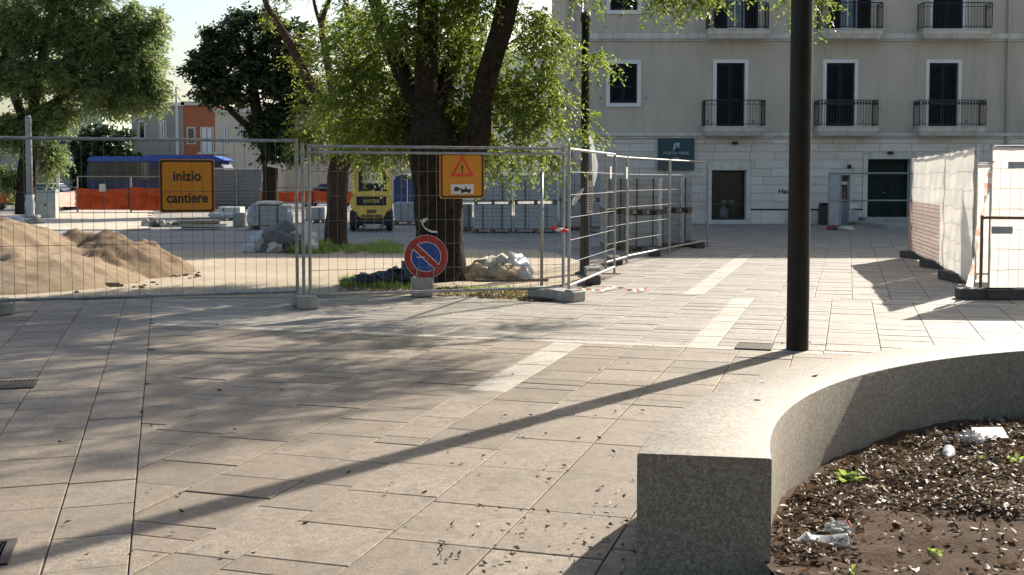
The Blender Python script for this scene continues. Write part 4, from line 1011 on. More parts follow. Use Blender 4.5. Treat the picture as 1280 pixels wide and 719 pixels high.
# willowy trees on the left
bD = G(33, 268); TD = bD.y
def pd(px, py, dy=0): return P(px, py, TD+dy)
limD = [[(bD, .55), (pd(33, 230), .42), (pd(36, 190), .38), (pd(42, 150), .3), (pd(45, 100), .2), (pd(60, 40), .14), (pd(70, -20), .08)], [(pd(38, 170), .26), (pd(15, 110), .2), (pd(5, 60), .14), (pd(-20, 0), .08)], [(pd(40, 150), .24), (pd(80, 120), .2), (pd(120, 98), .15), (pd(150, 75), .1), (pd(180, 50), .05)]]
def cd(px, py, dy, rx, ry, rz, n): return (pd(px, py, dy), (rx, ry, rz), n)
cD = [cd(60, 30, 0, 2.2, 2., 1.3, 90), cd(30, 90, -.3, 1.6, 1.5, 1., 60), cd(120, 45, 0, 1.7, 1.8, 1.2, 80), cd(165, 70, 0, 1.5, 1.5, 1.3, 70), cd(140, 115, 0, 1.5, 1.4, .8, 56), cd(90, 90, -.3, 1.3, 1.2, .9, 50), cd(185, 110, 0, .9, 1., .8, 34), cd(70, 140, .2, 1.2, 1., .7, 34), cd(20, 160, 0, 1., 1., 1., 34), cd(-20, 60, 0, 2., 1.6, 2., 60), cd(0, 0, 0, 2., 2., 1.2, 60), cd(110, -20, 0, 2.4, 2., 1.2, 70), cd(10, 220, .3, .7, .8, .6, 18), cd(65, 195, .4, .5, .6, .9, 18), cd(178, 25, 0, 1., 1.2, .8, 34)]
tree('willowy_tree', 'large feathery green tree overhanging the parked cars', (bD.x, bD.y, 0), limD, cD, 'bark', 'leaf_willow', (.24, .075), 12, 11, .5, (.4, .9), 14, 8, .15)

# ------------------------------------------------------------------ sand heap
def sand_heap():
    xs = np.linspace(-12.5, -4.6, 150); ys = np.linspace(14.9, 21.8, 110); V = []; F = []; mi = []
    C1, C2, C3 = G(25, 345), G(150, 339), G(60, 338)
    def h(x, y):
        def cone(c, H, r, p=1.4): 
            d = math.hypot(x-c[0], (y-c[1])*.9)/r; return H*max(0, 1-d)**(1/p) if d < 1 else 0
        q = Vector((x, y, 0))
        a = max(cone((-8.85, 18.3), 1.12, 2.55), cone((-10.6, 18.2), 1.2, 2.9), cone((-8.0, 17.6), .62, 2.2)); b_ = max(cone((-6.9, 19.1), .74, 1.45), cone((-7.5, 19.3), .80, 1.4), cone((-6.25, 18.9), .36, .8))
        m = max(a, b_); 
        if m <= 0: return -.05, 0
        kk = 1.8 if b_ > a else 1.; return m+(.10*noise.fractal(q*1.3, 1., 2., 5)+.04*kk*noise.fractal(q*5, 1., 2., 5))*min(1, m*3)-.02, (1 if b_ > a+.03*noise.noise(q*5) else 0)
    W_ = []
    for x in xs:
        for y in ys: z, k = h(x, y); V.append((x, y, z)); W_.append(k)
    ny = len(ys); mb = MB()
    Fs = []
    for i in range(len(xs)-1):
        for j in range(ny-1):
            a = i*ny+j; q = (a, a+ny, a+ny+1, a+1)
            if max(V[k][2] for k in q) > -.04: Fs.append((q, W_[a]))
    mb.v = V
    for q, k in Fs: mb.f.append(q); mb.mi.append(k)
    o = mb.build('sand_heap', ['sand', 'damp_shaded_sand'], smooth=True); tag(o, 'heap of yellow building sand with a ridge coloured darker for damp and shade behind the fence', 'sand heap')
sand_heap()
r = random.Random(31); mb = MB()
for i in range(150):
    px, py = r.choice(((r.uniform(130, 225), r.uniform(340, 350)), (r.uniform(190, 250), r.gauss(343, 3)), (r.uniform(60, 200), r.gauss(358, 4)))); g = G(px, py); q = r.random()**3*.03+.010
    blob(mb, (g.x, g.y, q*.4), (q*1.3, q, q*.8), .3, i, 1, 2)
tag(mb.build('sand_clods', 'damp_shaded_sand'), kind='stuff')
mb = MB(); c = G(128, 359); mb.box((0, 0, .025), (.62, .05, .04), .1); mb.box((.05, .03, .055), (.4, .03, .02), .05); o = mb.build('timber_offcut', 'wood'); o.location = (c.x, c.y, 0); tag(o, 'dark timber offcut lying before the sand heap', 'timber')

# ------------------------------------------------------------------ heaps and bags
c = G(352, 316); t = thing('debris_heap', 'dark tarpaulin heap with white sacks near the fence posts', 'debris heap', (c.x, c.y, 0))
mb = MB(); blob(mb, (0, .35, .12), (.62, .5, .46), .22, 1, 4, 1.8, 0); mb.build('tarpaulin', 'tarp', t, smooth=True)
for i, (x, y, rx, rz, m) in enumerate(((-.5, .2, .26, .32, 'white_plastic'), (.45, .2, .25, .4, 'white_plastic'), (-.12, -.02, .2, .2, 'sack'), (.6, .0, .18, .22, 'white_plastic'), (-.66, .1, .2, .16, 'white_plastic'))):
    mb = MB(); blob(mb, (x, y, rz*.45), (rx, .2, rz), .3, i+5, 3, 2.4, 0); mb.build('sack', m, t, smooth=True)
c = G(620, 350); t = thing('sack_heap', 'tan and clear plastic sacks heaped behind the warning-sign panel', 'sack heap', (c.x, c.y, 0))
for i, (x, y, rx, rz, m) in enumerate(((-.25, .1, .3, .17, 'sack_tan'), (.0, .2, .34, .26, 'sack'), (.28, .2, .3, .26, 'white_plastic'), (.1, 0, .3, .17, 'sack_tan'), (-.42, 0, .2, .11, 'sack_tan'), (.42, .05, .16, .12, 'clear_plastic'))):
    mb = MB(); blob(mb, (x, y, rz*.5), (rx, .22, rz), .3, i+15, 3, 2.6, 0); mb.build('sack', m, t, smooth=True)
c = G(640, 352.5); mb = MB(); mb.box((0, 0, .03), (1.15, .05, .035), R(2)); o = mb.build('timber_plank', 'wood'); o.location = (c.x, c.y, 0); tag(o, 'thin dark plank lying in front of the tan sacks', 'plank')
c = G(487, 358); t = thing('black_bags', 'black rubbish bags slumped at the base of the big tree', 'rubbish bags', (c.x, c.y+.15, 0))
for i, (x, rx, rz) in enumerate(((-.32, .28, .13), (.05, .3, .17), (.3, .22, .22), (-.6, .18, .08))):
    mb = MB(); blob(mb, (x, 0, rz*.5), (rx, .2, rz), .3, i+25, 3, 2.6, 0); mb.build('bag', 'black_bag', t, smooth=True)
# white tie on the tree, tag on the fence
c = P(532, 283, F2b.y-.3); t = thing('plastic_tie', 'white plastic strip tied to the mesh in front of the big trunk', 'plastic strip', (c.x, c.y, c.z))
mb = MB(); V = []
pts = [(-.07, 0, .07), (-.02, -.01, .09), (.03, -.02, .1), (-.05, -.03, .04), (-.0, -.03, -.03), (.08, -.02, -.07), (.16, -.02, -.075)]
for i, p in enumerate(pts): V += [(p[0], p[1], p[2]-.012), (p[0], p[1]-.01, p[2]+.014)]
mb.add(V, [(2*i, 2*i+2, 2*i+3, 2*i+1) for i in range(len(pts)-1)]); mb.build('strip', 'white', t)
c = P(697, 286, F2b.y-.05); t = thing('tape_knot', 'knot of red and white tape tied to the corner fence post', 'barrier tape', (c.x, c.y, c.z))
for m, dx in (('tape_red', -.05), ('white', .02), ('tape_red', .08)):
    mb = MB(); blob(mb, (dx, -.04, -.3*dx), (.06, .02, .025), .3, int(dx*100)+40, 2, 3); mb.build('tape_end', m, t, smooth=True)
# barrier tape on the paving
mb = MB(); pts = []
for i in range(60):
    f = i/59; q = G(722+88*f, 364.5+1.2*math.sin(f*9)-.6*f); pts.append(q+Vector((0, .12*math.sin(f*14), 0)))
for i in range(59):
    a, b_ = pts[i], pts[i+1]; mb.cur = (i//4) % 2; z = .012+.02*abs(math.sin(i*.45)); z2 = .012+.02*abs(math.sin((i+1)*.45)); mb.add([(a.x, a.y-.035, z), (a.x, a.y+.035, z+.015), (b_.x, b_.y+.035, z2+.015), (b_.x, b_.y-.035, z2)], [(0, 1, 2, 3)])
tag(mb.build('barrier_tape', ['tape_red', 'white']), 'red and white barrier tape trailing across the paving', 'barrier tape')

# ------------------------------------------------------------------ stacked pavers
def stack(px0, px1, yb, levels, hpx, label, m='paver', layers=5, strips=(), dep=1.0, rz=0., jit=1):
    a, b_ = G(px0, yb), G(px1, yb); wd = b_.x-a.x; Hm = hpx*a.y/FPX
    out = []
    for lv in range(levels):
        t = thing('paver_pallet', label[lv] if isinstance(label, (list, tuple)) else label, 'paver pallet', ((a.x+b_.x)/2, a.y+dep/2, -.056+lv*Hm), rz+R(1.5)*random.Random(px0+lv).uniform(-1, 1))
        pal = .13; mb = MB()
        for x in (-wd/2+.06, 0, wd/2-.06): mb.b2((x-.05, -dep/2, 0), (x+.05, dep/2, pal-.03))
        mb.b2((-wd/2, -dep/2, pal-.028), (wd/2, dep/2, pal-.002)); mb.build('pallet', 'wood', t)
        hh = (Hm-pal-.01)/layers
        for k in range(layers):
            n = max(1, int(wd/.42)); r = random.Random(k+px0)
            mb = MB()
            for i in range(n):
                x0 = -wd/2+.015+(wd-.03)*i/n; x1 = -wd/2+.015+(wd-.03)*(i+1)/n; j = r.uniform(-.006, .006)
                mb.cbox((x0+.003, -dep/2+.02+j, pal+k*hh+.002), (x1-.003, dep/2-.02+j, pal+(k+1)*hh-.002), .006)
            mb.build('paver_layer', m, t)
        mb = MB()
        for x in (-wd*.25, wd*.25): mb.b2((x-.012, -dep/2-.004, pal), (x+.012, -dep/2+.012, Hm-.01))
        mb.build('strap', 'black', t)
        for sx in strips:
            V = []; mb = MB()
            for i in range(8): z = pal+(Hm-pal)*i/7; e = .02*math.sin(i*1.9+lv); V += [(sx*wd/2-.045+e, -dep/2-.012, z), (sx*wd/2+.045+e*.5, -dep/2-.02, z)]
            mb.add(V, [(2*i, 2*i+1, 2*i+3, 2*i+2) for i in range(7)]); mb.build('corner_strip', 'white_plastic', t)
        out.append(t)
    return out
stack(785, 826, 311.5, 2, 46, ['lower pallet of grey pavers with white strip behind the fence joint', 'upper pallet of grey pavers with white strip behind the fence joint'], strips=(.92,), dep=1.3)
stack(829, 866, 308, 2, 45, ['lower pallet of grey pavers nearest the shop window', 'upper pallet of grey pavers nearest the shop window'], strips=(.3,), dep=1.3)
stack(754, 782, 309, 2, 45, ['lower pallet of grey pavers behind the tagged fence panel', 'upper pallet of grey pavers behind the tagged fence panel'], dep=1.2)
stack(592, 640, 289, 2, 36, ['bottom pallet of pavers in the row right of the big trunk', 'top pallet of pavers in the row right of the big trunk'], 'paver', 6)
stack(643, 697, 289, 2, 36, ['wide lower pallet of pavers standing beyond the tan sacks', 'wide upper pallet of pavers standing beyond the tan sacks'], 'paver', 6)
stack(700, 752, 286, 2, 36, ['lower pallet of pavers behind the wrapped lamp post', 'upper pallet of pavers behind the wrapped lamp post'], 'paver', 6)
stack(573, 590, 287, 1, 34, 'slim pallet of thin slabs against the big trunk', 'paver_warm', 9)
stack(492, 528, 279, 1, 28, 'low pallet of thin grey slabs right of the forklift', 'paver', 7)
stack(381, 405, 277, 1, 20, 'low pallet of dark slabs left of the reddish trunk', 'paver', 4)
# wrapped stack with rounded cover
ts = stack(313, 358, 285, 1, 30, 'stack of grey slabs half wrapped in torn film under the evergreen', 'paver_warm', 4)
mb = MB(); blob(mb, (-.1, 0, .86), (.5, .45, .10), .15, 3, 3, 2); mb.build('film_cover', 'sack', ts[0], smooth=True)
mb = MB(); blob(mb, (-.62, -.2, .35), (.16, .3, .42), .25, 8, 3, 2, 0); mb.build('torn_film', 'white_plastic', ts[0], smooth=True)
mb = MB(); blob(mb, (.62, -.2, .3), (.14, .3, .38), .25, 9, 3, 2, 0); mb.build('torn_film', 'white_plastic', ts[0], smooth=True)
c = G(298, 282); o = MB().cbox((-.2, 0, 0), (.18, .3, .5), .02).build('kerb_block', 'foot_concrete'); o.location = (c.x, c.y, -.055); tag(o, 'upright pale kerb block left of the film-wrapped slabs', 'kerb block')
c = G(252, 285); t = thing('plank_pile', 'pile of pale planks and boards below the lettered sign', 'plank pile', (c.x, c.y, -.055)); r = random.Random(8)
for i in range(7): MB().box((r.uniform(-.15, .15), r.uniform(-.2, .3), .06+i*.05), (r.uniform(1.2, 1.9), .22, .045), R(r.uniform(-9, 9))).build('plank', 'sack' if i % 3 else 'wood', t)
mb = MB(); blob(mb, (.62, .3, .45), (.42, .25, .12), .35, 31, 3, 2.4); mb.build('plastic_film', 'white_plastic', t, smooth=True)
c = G(200, 282); t = thing('rubble_pile', 'low pile of broken stones and boards beside the pale track', 'rubble', (c.x, c.y, -.055))
for i in range(9): 
    mb = MB(); blob(mb, (r.uniform(-.7, .7), r.uniform(-.2, .5), .08), (r.uniform(.1, .25), .15, r.uniform(.08, .2)), .3, i+50, 2, 1.5, 0); mb.build('stone', 'foot_concrete' if i % 2 else 'foot_dark', t)
stack(272, 300, 274, 1, 17, 'low dark stack of kerbs below the corrugated hoarding', 'paver', 3)
# film litter left
c = G(12, 277); mb = MB(); blob(mb, (0, 0, .06), (.7, .4, .16), .35, 61, 3, 2.2, 0); o = mb.build('film_litter', 'white_plastic', smooth=True); o.location = (c.x, c.y, -.055); tag(o, 'crumpled white film on the ground beyond the sand heap', 'plastic film')
# utility box
c = G(57, 272); t = thing('utility_box', 'weathered grey utility cabinet beside the wrapped grey lamp post', 'utility cabinet', (c.x, c.y, -.055))
MB().cbox((-.42, 0, 0), (.42, .4, 1.22), .02).build('cabinet', 'util_box', t); MB().cbox((-.36, -.015, .15), (.36, .0, 1.1), .008).build('door', 'util_box', t); MB().tube([(.0, -.02, .6), (.0, -.05, .6)], .05, 8).build('lock', 'dark_metal', t)

# ------------------------------------------------------------------ forklift
def forklift():
    c = G(464.5, 287); k = c.y/FPX
    t = thing('forklift', 'yellow forklift seen from behind with black rear grille', 'forklift', (c.x, c.y, -.056), R(6))
    # body: counterweight
    mb = MB(); prof = [(-.40, .42), (-.50, .60), (-.66, .72), (-.68, .98), (-.62, 1.18), (-.45, 1.27), (0, 1.30), (.45, 1.27), (.62, 1.18), (.68, .98), (.66, .72), (.50, .60), (.40, .42)]
    mb.prism(prof, 0, .75); o = mb.build('counterweight', 'yellow', t, bevel=.04)
    mb = MB(); mb.cbox((-.48, -.012, .83), (.48, .03, 1.12), .01); o = mb.build('rear_grille', 'black', t)
    mb = MB(); text_mb(mb, 'HYSTER', .15, 0, .92, -.016, .002); mb.build('lettering', 'yellow', t)
    MB().cbox((-.15, -.02, .58), (.15, .03, .70), .01).build('tow_plate', 'rusty', t); MB().cbox((-.34, -.01, .45), (.34, .02, .54), .01).build('lower_bumper', 'rusty', t)
    MB().b2((-.5, .1, .22), (.5, 1.9, .5)).build('chassis', 'dark_metal', t)
    mb = MB(); mb.prism([(-.62, .5), (-.62, .98), (.62, .98), (.62, .5)], .8, 1.9); mb.build('body', 'yellow', t, bevel=.03)
    MB().cbox((-.3, .7, .98), (.3, 1.2, 1.12), .04).build('seat', 'black', t); MB().cbox((-.3, .6, 1.1), (.3, .72, 1.55), .04).build('seat_back', 'black', t)
    mb = MB(); 
    for sx in (-.56, .56): mb.tube([(sx, .35, 1.2), (sx*.97, .5, 2.1), (sx*.97, .55, 2.14), (sx*.97, 1.75, 2.14), (sx, 2.0, 1.0)], .075, 8)
    mb.build('overhead_guard', 'yellow', t)
    for y in (.6, .95, 1.3, 1.7): MB().tube([(-.52, y, 2.17), (.52, y, 2.17)], .03, 6).build('guard_bar', 'dark_metal', t)
    mb = MB()
    for sx in (-.40, .40): mb.b2((sx-.07, 2.1, .1), (sx+.07, 2.25, 2.45))
    for z in (.4, 1.4, 2.3): mb.b2((-.33, 2.12, z), (.33, 2.2, z+.1))
    mb.build('mast', 'dark_metal', t)
    for sx in (-.3, .3): MB().b2((sx-.06, 2.3, .06), (sx+.06, 3.3, .11)).build('fork', 'dark_metal', t)
    for sx, y, rr in ((-.58, .22, .34), (.58, .22, .34), (-.56, 1.7, .36), (.56, 1.7, .36)):
        mb = MB(); pr = [(.0, -.11), (rr*.8, -.12), (rr, -.08), (rr, .08), (rr*.8, .12), (.0, .11)]
        V = []; n = 20
        for r_, h in pr[1:-1]:
            for q in range(n): a = 2*math.pi*q/n; V.append((sx+h, y+r_*math.cos(a), rr+.005+r_*math.sin(a)))
        mb.add(V, [(i*n+q, i*n+(q+1) % n, (i+1)*n+(q+1) % n, (i+1)*n+q) for i in range(3) for q in range(n)]+[tuple(range(n)), tuple(range(4*n-1, 3*n-1, -1))]); wh = mb.build('wheel', 'tyre', t, smooth=True, auto=40)
        mb = MB(); mb.tube([(sx-.125, y, rr+.005), (sx+.125, y, rr+.005)], rr*.5, 12); mb.build('rim', 'yellow', wh)
    MB().tube([(.5, .3, 1.28), (.5, .3, 1.34)], .06, 10).build('beacon', 'orange_net', t)
forklift()

# ------------------------------------------------------------------ grass, weeds, leaves on the ground
def tufts(name, areas, n, hgt, m='grass', seed=1, w_=.012):
    r = random.Random(seed); pos, dr, ln = [], [], []
    for _ in range(n):
        (x0, x1, y0, y1) = r.choice(areas); g = G(r.uniform(x0, x1), r.uniform(y0, y1)); nz = noise.noise(Vector((g.x*2.2, g.y*2.2, seed)))
        if nz < -.05: continue
        pos.append((g.x, g.y, 0)); dr.append((r.gauss(0, .45), r.gauss(0, .45), 1)); ln.append(hgt*r.uniform(.4, 1.2)*(.6+nz))
    ln = np.array(ln); return tag(leaves(name, np.array(pos), np.array(dr), ln, np.maximum(w_, ln*.09), m), kind='stuff')
tufts('grass', [(395, 425, 311, 318), (425, 505, 310, 318), (430, 505, 310, 317), (365, 395, 314, 319)], 5200, .24, seed=2, w_=.018)
tufts('grass', [(425, 470, 352, 360), (435, 480, 351, 358), (455, 540, 359, 364)], 2600, .16, seed=3)
tufts('grass', [(545, 680, 360, 367), (520, 690, 362, 366)], 2200, .07, seed=4)
def scatter(name, areas, n, L, m, seed, zf=lambda x, y: .004, cn=False, lift=.012):
    r = random.Random(seed); pos, dr, ln = [], [], []
    while len(pos) < n:
        (x0, x1, y0, y1, wgt) = r.choice(areas)
        if r.random() > wgt: continue
        g = G(r.uniform(x0, x1), r.uniform(y0, y1)) 
        if math.hypot(g.x-PC.x, g.y-PC.y) < PR+.02: continue
        a = r.uniform(0, 6.283); pos.append((g.x, g.y, zf(g.x, g.y)+r.uniform(.001, lift))); dr.append((math.cos(a), math.sin(a), r.gauss(.1, .25))); ln.append(L*r.uniform(.6, 1.35))
    ln = np.array(ln); return tag(leaves(name, np.array(pos), np.array(dr), ln, ln*.5, m, fold=.35), kind='stuff')
scatter('fallen_leaves', [(545, 690, 361, 371, 1), (610, 700, 366, 374, .8), (650, 690, 372, 376, .6), (425, 545, 358, 365, .5)], 4200, .05, 'dead_leaf_olive', 5)
scatter('fallen_leaves', [(600, 640, 371, 373, 1), (655, 690, 373, 377, 1)], 700, .05, 'dead_leaf', 6)
def curb_leaves():      # drifts along the outer foot of the bench and specks over the paving
    r = random.Random(12); pos, dr, ln, ti = [], [], [], []
    def put(x, y, L, t=None):
        a = r.uniform(0, 6.283); pos.append((x, y, .004+r.uniform(.001, .012))); dr.append((math.cos(a), math.sin(a), r.gauss(.12, .25))); ln.append(L); ti.append(r.random()*.9 if t is None else t)
    for _ in range(170):
        t = R(r.uniform(115, 185)); d = PR+.02+abs(r.gauss(0, .22))+r.random()**3*.7; put(PC.x+d*math.cos(t), PC.y+d*math.sin(t), r.uniform(.02, .045), .97 if r.random() < .14 else None)
    for _ in range(55):
        g = G(r.uniform(540, 800), r.uniform(500, 719)); put(g.x, g.y, r.uniform(.02, .045), .97 if r.random() < .15 else None)
    for _ in range(85):
        g = G(r.uniform(0, 1130), 300+r.random()**.7*410)
        if math.hypot(g.x-PC.x, g.y-PC.y) > PR: put(g.x, g.y, r.uniform(.025, .045), r.uniform(0, .5))
    ln_ = np.array(ln); tag(leaves('fallen_leaves', np.array(pos), np.array(dr), ln_, ln_*.48, 'dead_leaf', tint=np.array(ti), fold=.4), kind='stuff')
    # a few leaves lying on the bench top
    pos2, dr2 = [], []
    for t, d in ((150, .3), (143, .12), (139, .25), (110, .3)):
        a = R(t); pos2.append((PC.x+(PR-d)*math.cos(a), PC.y+(PR-d)*math.sin(a), .504)); dr2.append((r.gauss(0, 1), r.gauss(0, 1), .2))
    for i, (p_, d_) in enumerate(zip(pos2, dr2)):
        o = leaves('dead_leaf', np.array([(0., 0., 0.)]), np.array([d_]), .045, .022, 'dead_leaf', fold=.4); o.location = p_
        tag(o, 'small dry leaf lying on top of the granite bench', 'dead leaf', 'dry leaves on the bench top')
curb_leaves()
# weeds in the bed
for (px, py, n, L, lb) in ((1060, 602, 16, .075, 'bright green weed sprouting by the inner bench wall'), (1218, 573, 8, .05, 'small green weed near the clear bottle in the soil bed'), (1265, 575, 12, .05, 'low yellow green weed among the dry leaves'), (1170, 690, 7, .045, 'tiny green seedling in the bare soil'), (1062, 715, 6, .04, 'tiny seedling below the crushed bottle')):
    g = G(px, py, .1); r = random.Random(px); t = thing('weed', lb, 'weed', (g.x, g.y, soil_h(g.x, g.y)))
    pos = np.array([(r.gauss(0, L*.4), r.gauss(0, L*.4), r.uniform(.005, L*.8)) for _ in range(n)]); dr = np.array([(r.gauss(0, 1), r.gauss(0, 1), .5) for _ in range(n)])
    leaves('leaf', pos, dr, L*.75, L*.4, 'grass', t, np.full(n, .6)); mb = MB()
    for p_ in pos[:5]: mb.tube([(0, 0, -.01), tuple(p_)], .0015, 4, False)
    mb.build('stem', 'grass', t)

# ------------------------------------------------------------------ litter in the bed
def bottle(px, py, ang, label, L=.20, r_=.032, m='clear_plastic', cap='grass', crush=.0, seed=1):
    g = G(px, py, .12); z = soil_h(g.x, g.y)+r_*.9; t = thing('plastic_bottle', label, 'bottle', (g.x, g.y, z), ang)
    prof = [(.0, .6), (.02, .95), (.06, 1), (.30, .96), (.34, 1), (.62, .97), (.66, 1), (.72, .95), (.86, .5), (.92, .38), (1, .38)]; mb = MB(); n = 18; V = []
    for f, k in prof:
        for q in range(n):
            a = 2*math.pi*q/n; p = Vector((f*L-L/2, math.cos(a)*r_*k, math.sin(a)*r_*k)); cr = 1-crush*max(0, .4+noise.noise(Vector((p.x*28+seed, p.y*20, seed))))
            p.z = p.z*cr-(r_*(1-cr)*.5 if crush else 0); p.y *= 1+(1-cr)*.4; V.append(p)
    mb.add(V, [(i*n+q, i*n+(q+1) % n, (i+1)*n+(q+1) % n, (i+1)*n+q) for i in range(len(prof)-1) for q in range(n)]+[tuple(range(n)), tuple(range((len(prof))*n-1, (len(prof)-1)*n-1, -1))]); mb.build('body', m, t, smooth=True)
    MB().tube([(L/2-.003, 0, -r_*crush*.3), (L/2+.014, 0, -r_*crush*.3)], r_*.42, 12).build('cap', cap, t)
bottle(1024, 672, R(172), 'crushed clear plastic bottle on the leaves by the bench corner', .24, .036, 'clear_plastic', 'white', .75, 3)
bottle(1186, 562, R(-112), 'upright lying white bottle with yellow green cap by the crumpled film', .20, .032, 'white_plastic', 'yellow', .1, 5)
g = G(1213, 549, .12); mb = MB(); blob(mb, (0, 0, .03), (.06, .05, .045), .5, 71, 3, 3.2); o = mb.build('crumpled_film', 'clear_plastic'); o.location = (g.x, g.y, soil_h(g.x, g.y)); tag(o, 'ball of crumpled clear film beside the lying white bottle', 'plastic film')
g = G(1234, 542, .12); mb = MB(); V = [(-.09, -.05, .0), (.10, -.06, .012), (.11, .05, .05), (-.07, .06, .045), (-.09, -.05, .003), (.10, -.06, .015), (.11, .05, .053), (-.07, .06, .048)]; mb.add(V, [(3, 2, 1, 0), (4, 5, 6, 7), (0, 1, 5, 4), (1, 2, 6, 5), (2, 3, 7, 6), (3, 0, 4, 7)]); o = mb.build('paper_sheet', 'white'); o.location = (g.x, g.y, soil_h(g.x, g.y)+.01); tag(o, 'folded white paper on the soil at the shaded wall', 'paper')
g = G(1046, 656, .12); t = thing('plastic_cup', 'clear crushed cup with red rim behind the crushed bottle', 'cup', (g.x, g.y, soil_h(g.x, g.y)+.015), R(20))
mb = MB(); blob(mb, (0, 0, .01), (.06, .035, .03), .4, 81, 3, 2.6); mb.build('body', 'clear_plastic', t); MB().tube([(.055, -.03, .02), (.06, .0, .035), (.055, .03, .02)], .004, 6).build('rim', 'tape_red', t)
# twig on the paving
g = G(548, 695); mb = MB(); pts = [(0, 0, .006), (.015, .05, .012), (.0, .10, .01), (.02, .14, .015), (-.01, .19, .006)]; mb.tube(pts, .0025, 5); mb.tube([pts[2], (.04, .12, .012)], .0018, 5); o = mb.build('twig', 'bark'); o.location = (g.x, g.y, 0); tag(o, 'small bent dark twig lying on the near paving', 'twig')

# ------------------------------------------------------------------ things by the facade
c = G(1024, 280); t = thing('rubbish_bin', 'slim black bin against the stone wall left of the side door', 'bin', (c.x, BY-.6, 0))
MB().cbox((-.17, -.2, .0), (.17, .2, .72), .03).build('body', 'black', t); MB().cbox((-.18, -.21, .722), (.18, .21, .78), .03).build('lid', 'black', t)
c = P(1064, 270, BY-.35); t = thing('notice_board', 'pale plastic crate with small white notice beside the entrance steps', 'crate', (c.x, BY-.5, 0))
MB().cbox((-.18, -.15, .1), (.18, .15, .52), .02).build('crate', 'grey_sheet', t); MB().b2((-.16, -.17, .6), (.16, -.155, .72)).build('notice', 'white', t); MB().tube([(0, -.14, .05), (0, -.14, .66)], .012, 6).build('stake', 'galv', t)
A7, B7 = G(1050, 285.5), G(1141, 285.5); B7.y = A7.y
A7z = thing('entrance_barrier', 'open galvanised barrier frame across the entrance steps', 'barrier', (A7.x, A7.y, 0)); L7 = B7.x-A7.x
for x in (0, -.38): MB().tube([(x, 0, 0), (x, 0, 1.85)], .03, 8).build('post', 'galv', A7z)
for z in (1.82, .92): MB().tube([(-.38, 0, z), (L7, 0, z)], .028, 8).build('rail', 'galv', A7z)
MB().b2((-.36, -.012, .1), (-.03, .0, 1.8)).build('infill_sheet', 'grey_sheet', A7z)
for i, (px, m) in enumerate(((1043, 'red_sign'), (1049, 'foot_dark'), (1057, 'sack'))):
    g = G(px, 287+i*.6); mb = MB(); blob(mb, (0, 0, .05), (.24, .15, .09), .3, 90+i, 3, 2, 0); o = mb.build('barrier_weight', m, smooth=True); o.location = (g.x, g.y, .002)
    tag(o, ('red sandbag weight at the barrier foot', 'dark sandbag weight at the barrier foot', 'pale sandbag weight at the barrier foot')[i], 'sandbag')

# ------------------------------------------------------------------ far background
def house(name, label, px0, px1, ytop, Y, dep, m, wins, roof='roof_tile', gable=False, door=None):
    a, b_ = P(px0, ytop, Y), P(px1, ytop, Y); H = a.z; W_ = b_.x-a.x
    t = thing(name, label, 'building', (a.x, Y, -.05)); 
    MB().b2((0, 0, 0), (W_, dep, H)).build('wall', m, t)
    if gable: MB().prism([(-.4, H), (W_+.4, H), (W_/2, H+W_*.3)], -.3, dep+.3).build('roof', roof, t)
    else: MB().b2((-.15, -.2, H), (W_+.15, dep+.1, H+.3)).build('cornice', 'trim', t)
    for (wx0, wx1, wy0, wy1, sh) in wins:
        x0, x1 = P(wx0, 200, Y).x-a.x, P(wx1, 200, Y).x-a.x; z1, z0 = P(px0, wy0, Y).z, P(px0, wy1, Y).z
        f = MB().b2((x0-.12, -.06, z0-.1), (x1+.12, .03, z1+.12)).build('window', 'trim', t)
        MB().b2((x0, -.075, z0), (x1, -.062, z1)).build('pane', 'glass_dark', f)
        if sh:
            for q in (0, 1): MB().b2((x0+q*(x1-x0)/2+.03, -.12, z0), (x0+(q+1)*(x1-x0)/2-.03, -.078, z1)).build('shutter', 'trim_white', f)
    return t
house('house', 'pale green gabled house behind the feathery tree', 94, 128, 140, 92, 10, 'house_green', [(100, 106, 165, 180, 0)], 'house_green', True)
house('house', 'weathered beige house behind the bus', 164, 229, 132, 84, 10, 'house_beige', [(201, 207, 152, 174, 1), (176, 181, 152, 174, 0)])
h3 = house('house', 'terracotta red house with balcony behind the bus', 229.5, 268, 131, 84, 10, 'house_red', [(253, 266, 160, 190, 1), (236, 243, 160, 178, 0)])
MB().b2((1.2, -.8, 3.55), (3.2, 0, 3.7)).build('balcony', 'trim', h3)
house('house', 'cream house right of the terracotta one', 268.5, 345, 140, 84, 10, 'house_cream', [(280, 286, 155, 178, 1), (300, 306, 155, 178, 1), (325, 331, 155, 178, 1)])
house('house', 'long pale house glimpsed between the tree trunks', 346, 520, 128, 88, 10, 'house_cream', [(365+i*24, 371+i*24, 160, 182, i % 2) for i in range(6)])
house('house', 'pale grey block seen through the big tree', 540, 722, 70, 92, 14, 'house_pale', [(560+i*28, 568+i*28, y, y+20, 0) for i in range(6) for y in (95, 140, 180)])
house('house', 'low grey house at the far end of the street', -160, 92, 150, 95, 10, 'house_beige', [(-100+i*24, -92+i*24, 165, 185, 0) for i in range(7)])
# aerial
b = P(228, 130, 85); t = thing('aerial_mast', 'thin white mast rising above the beige house', 'mast', (b.x, 83.5, -.05)); MB().tube([(0, 0, 0), (0, 0, P(228, 108, 83.5).z)], .10, 8).build('tube', 'white', t)
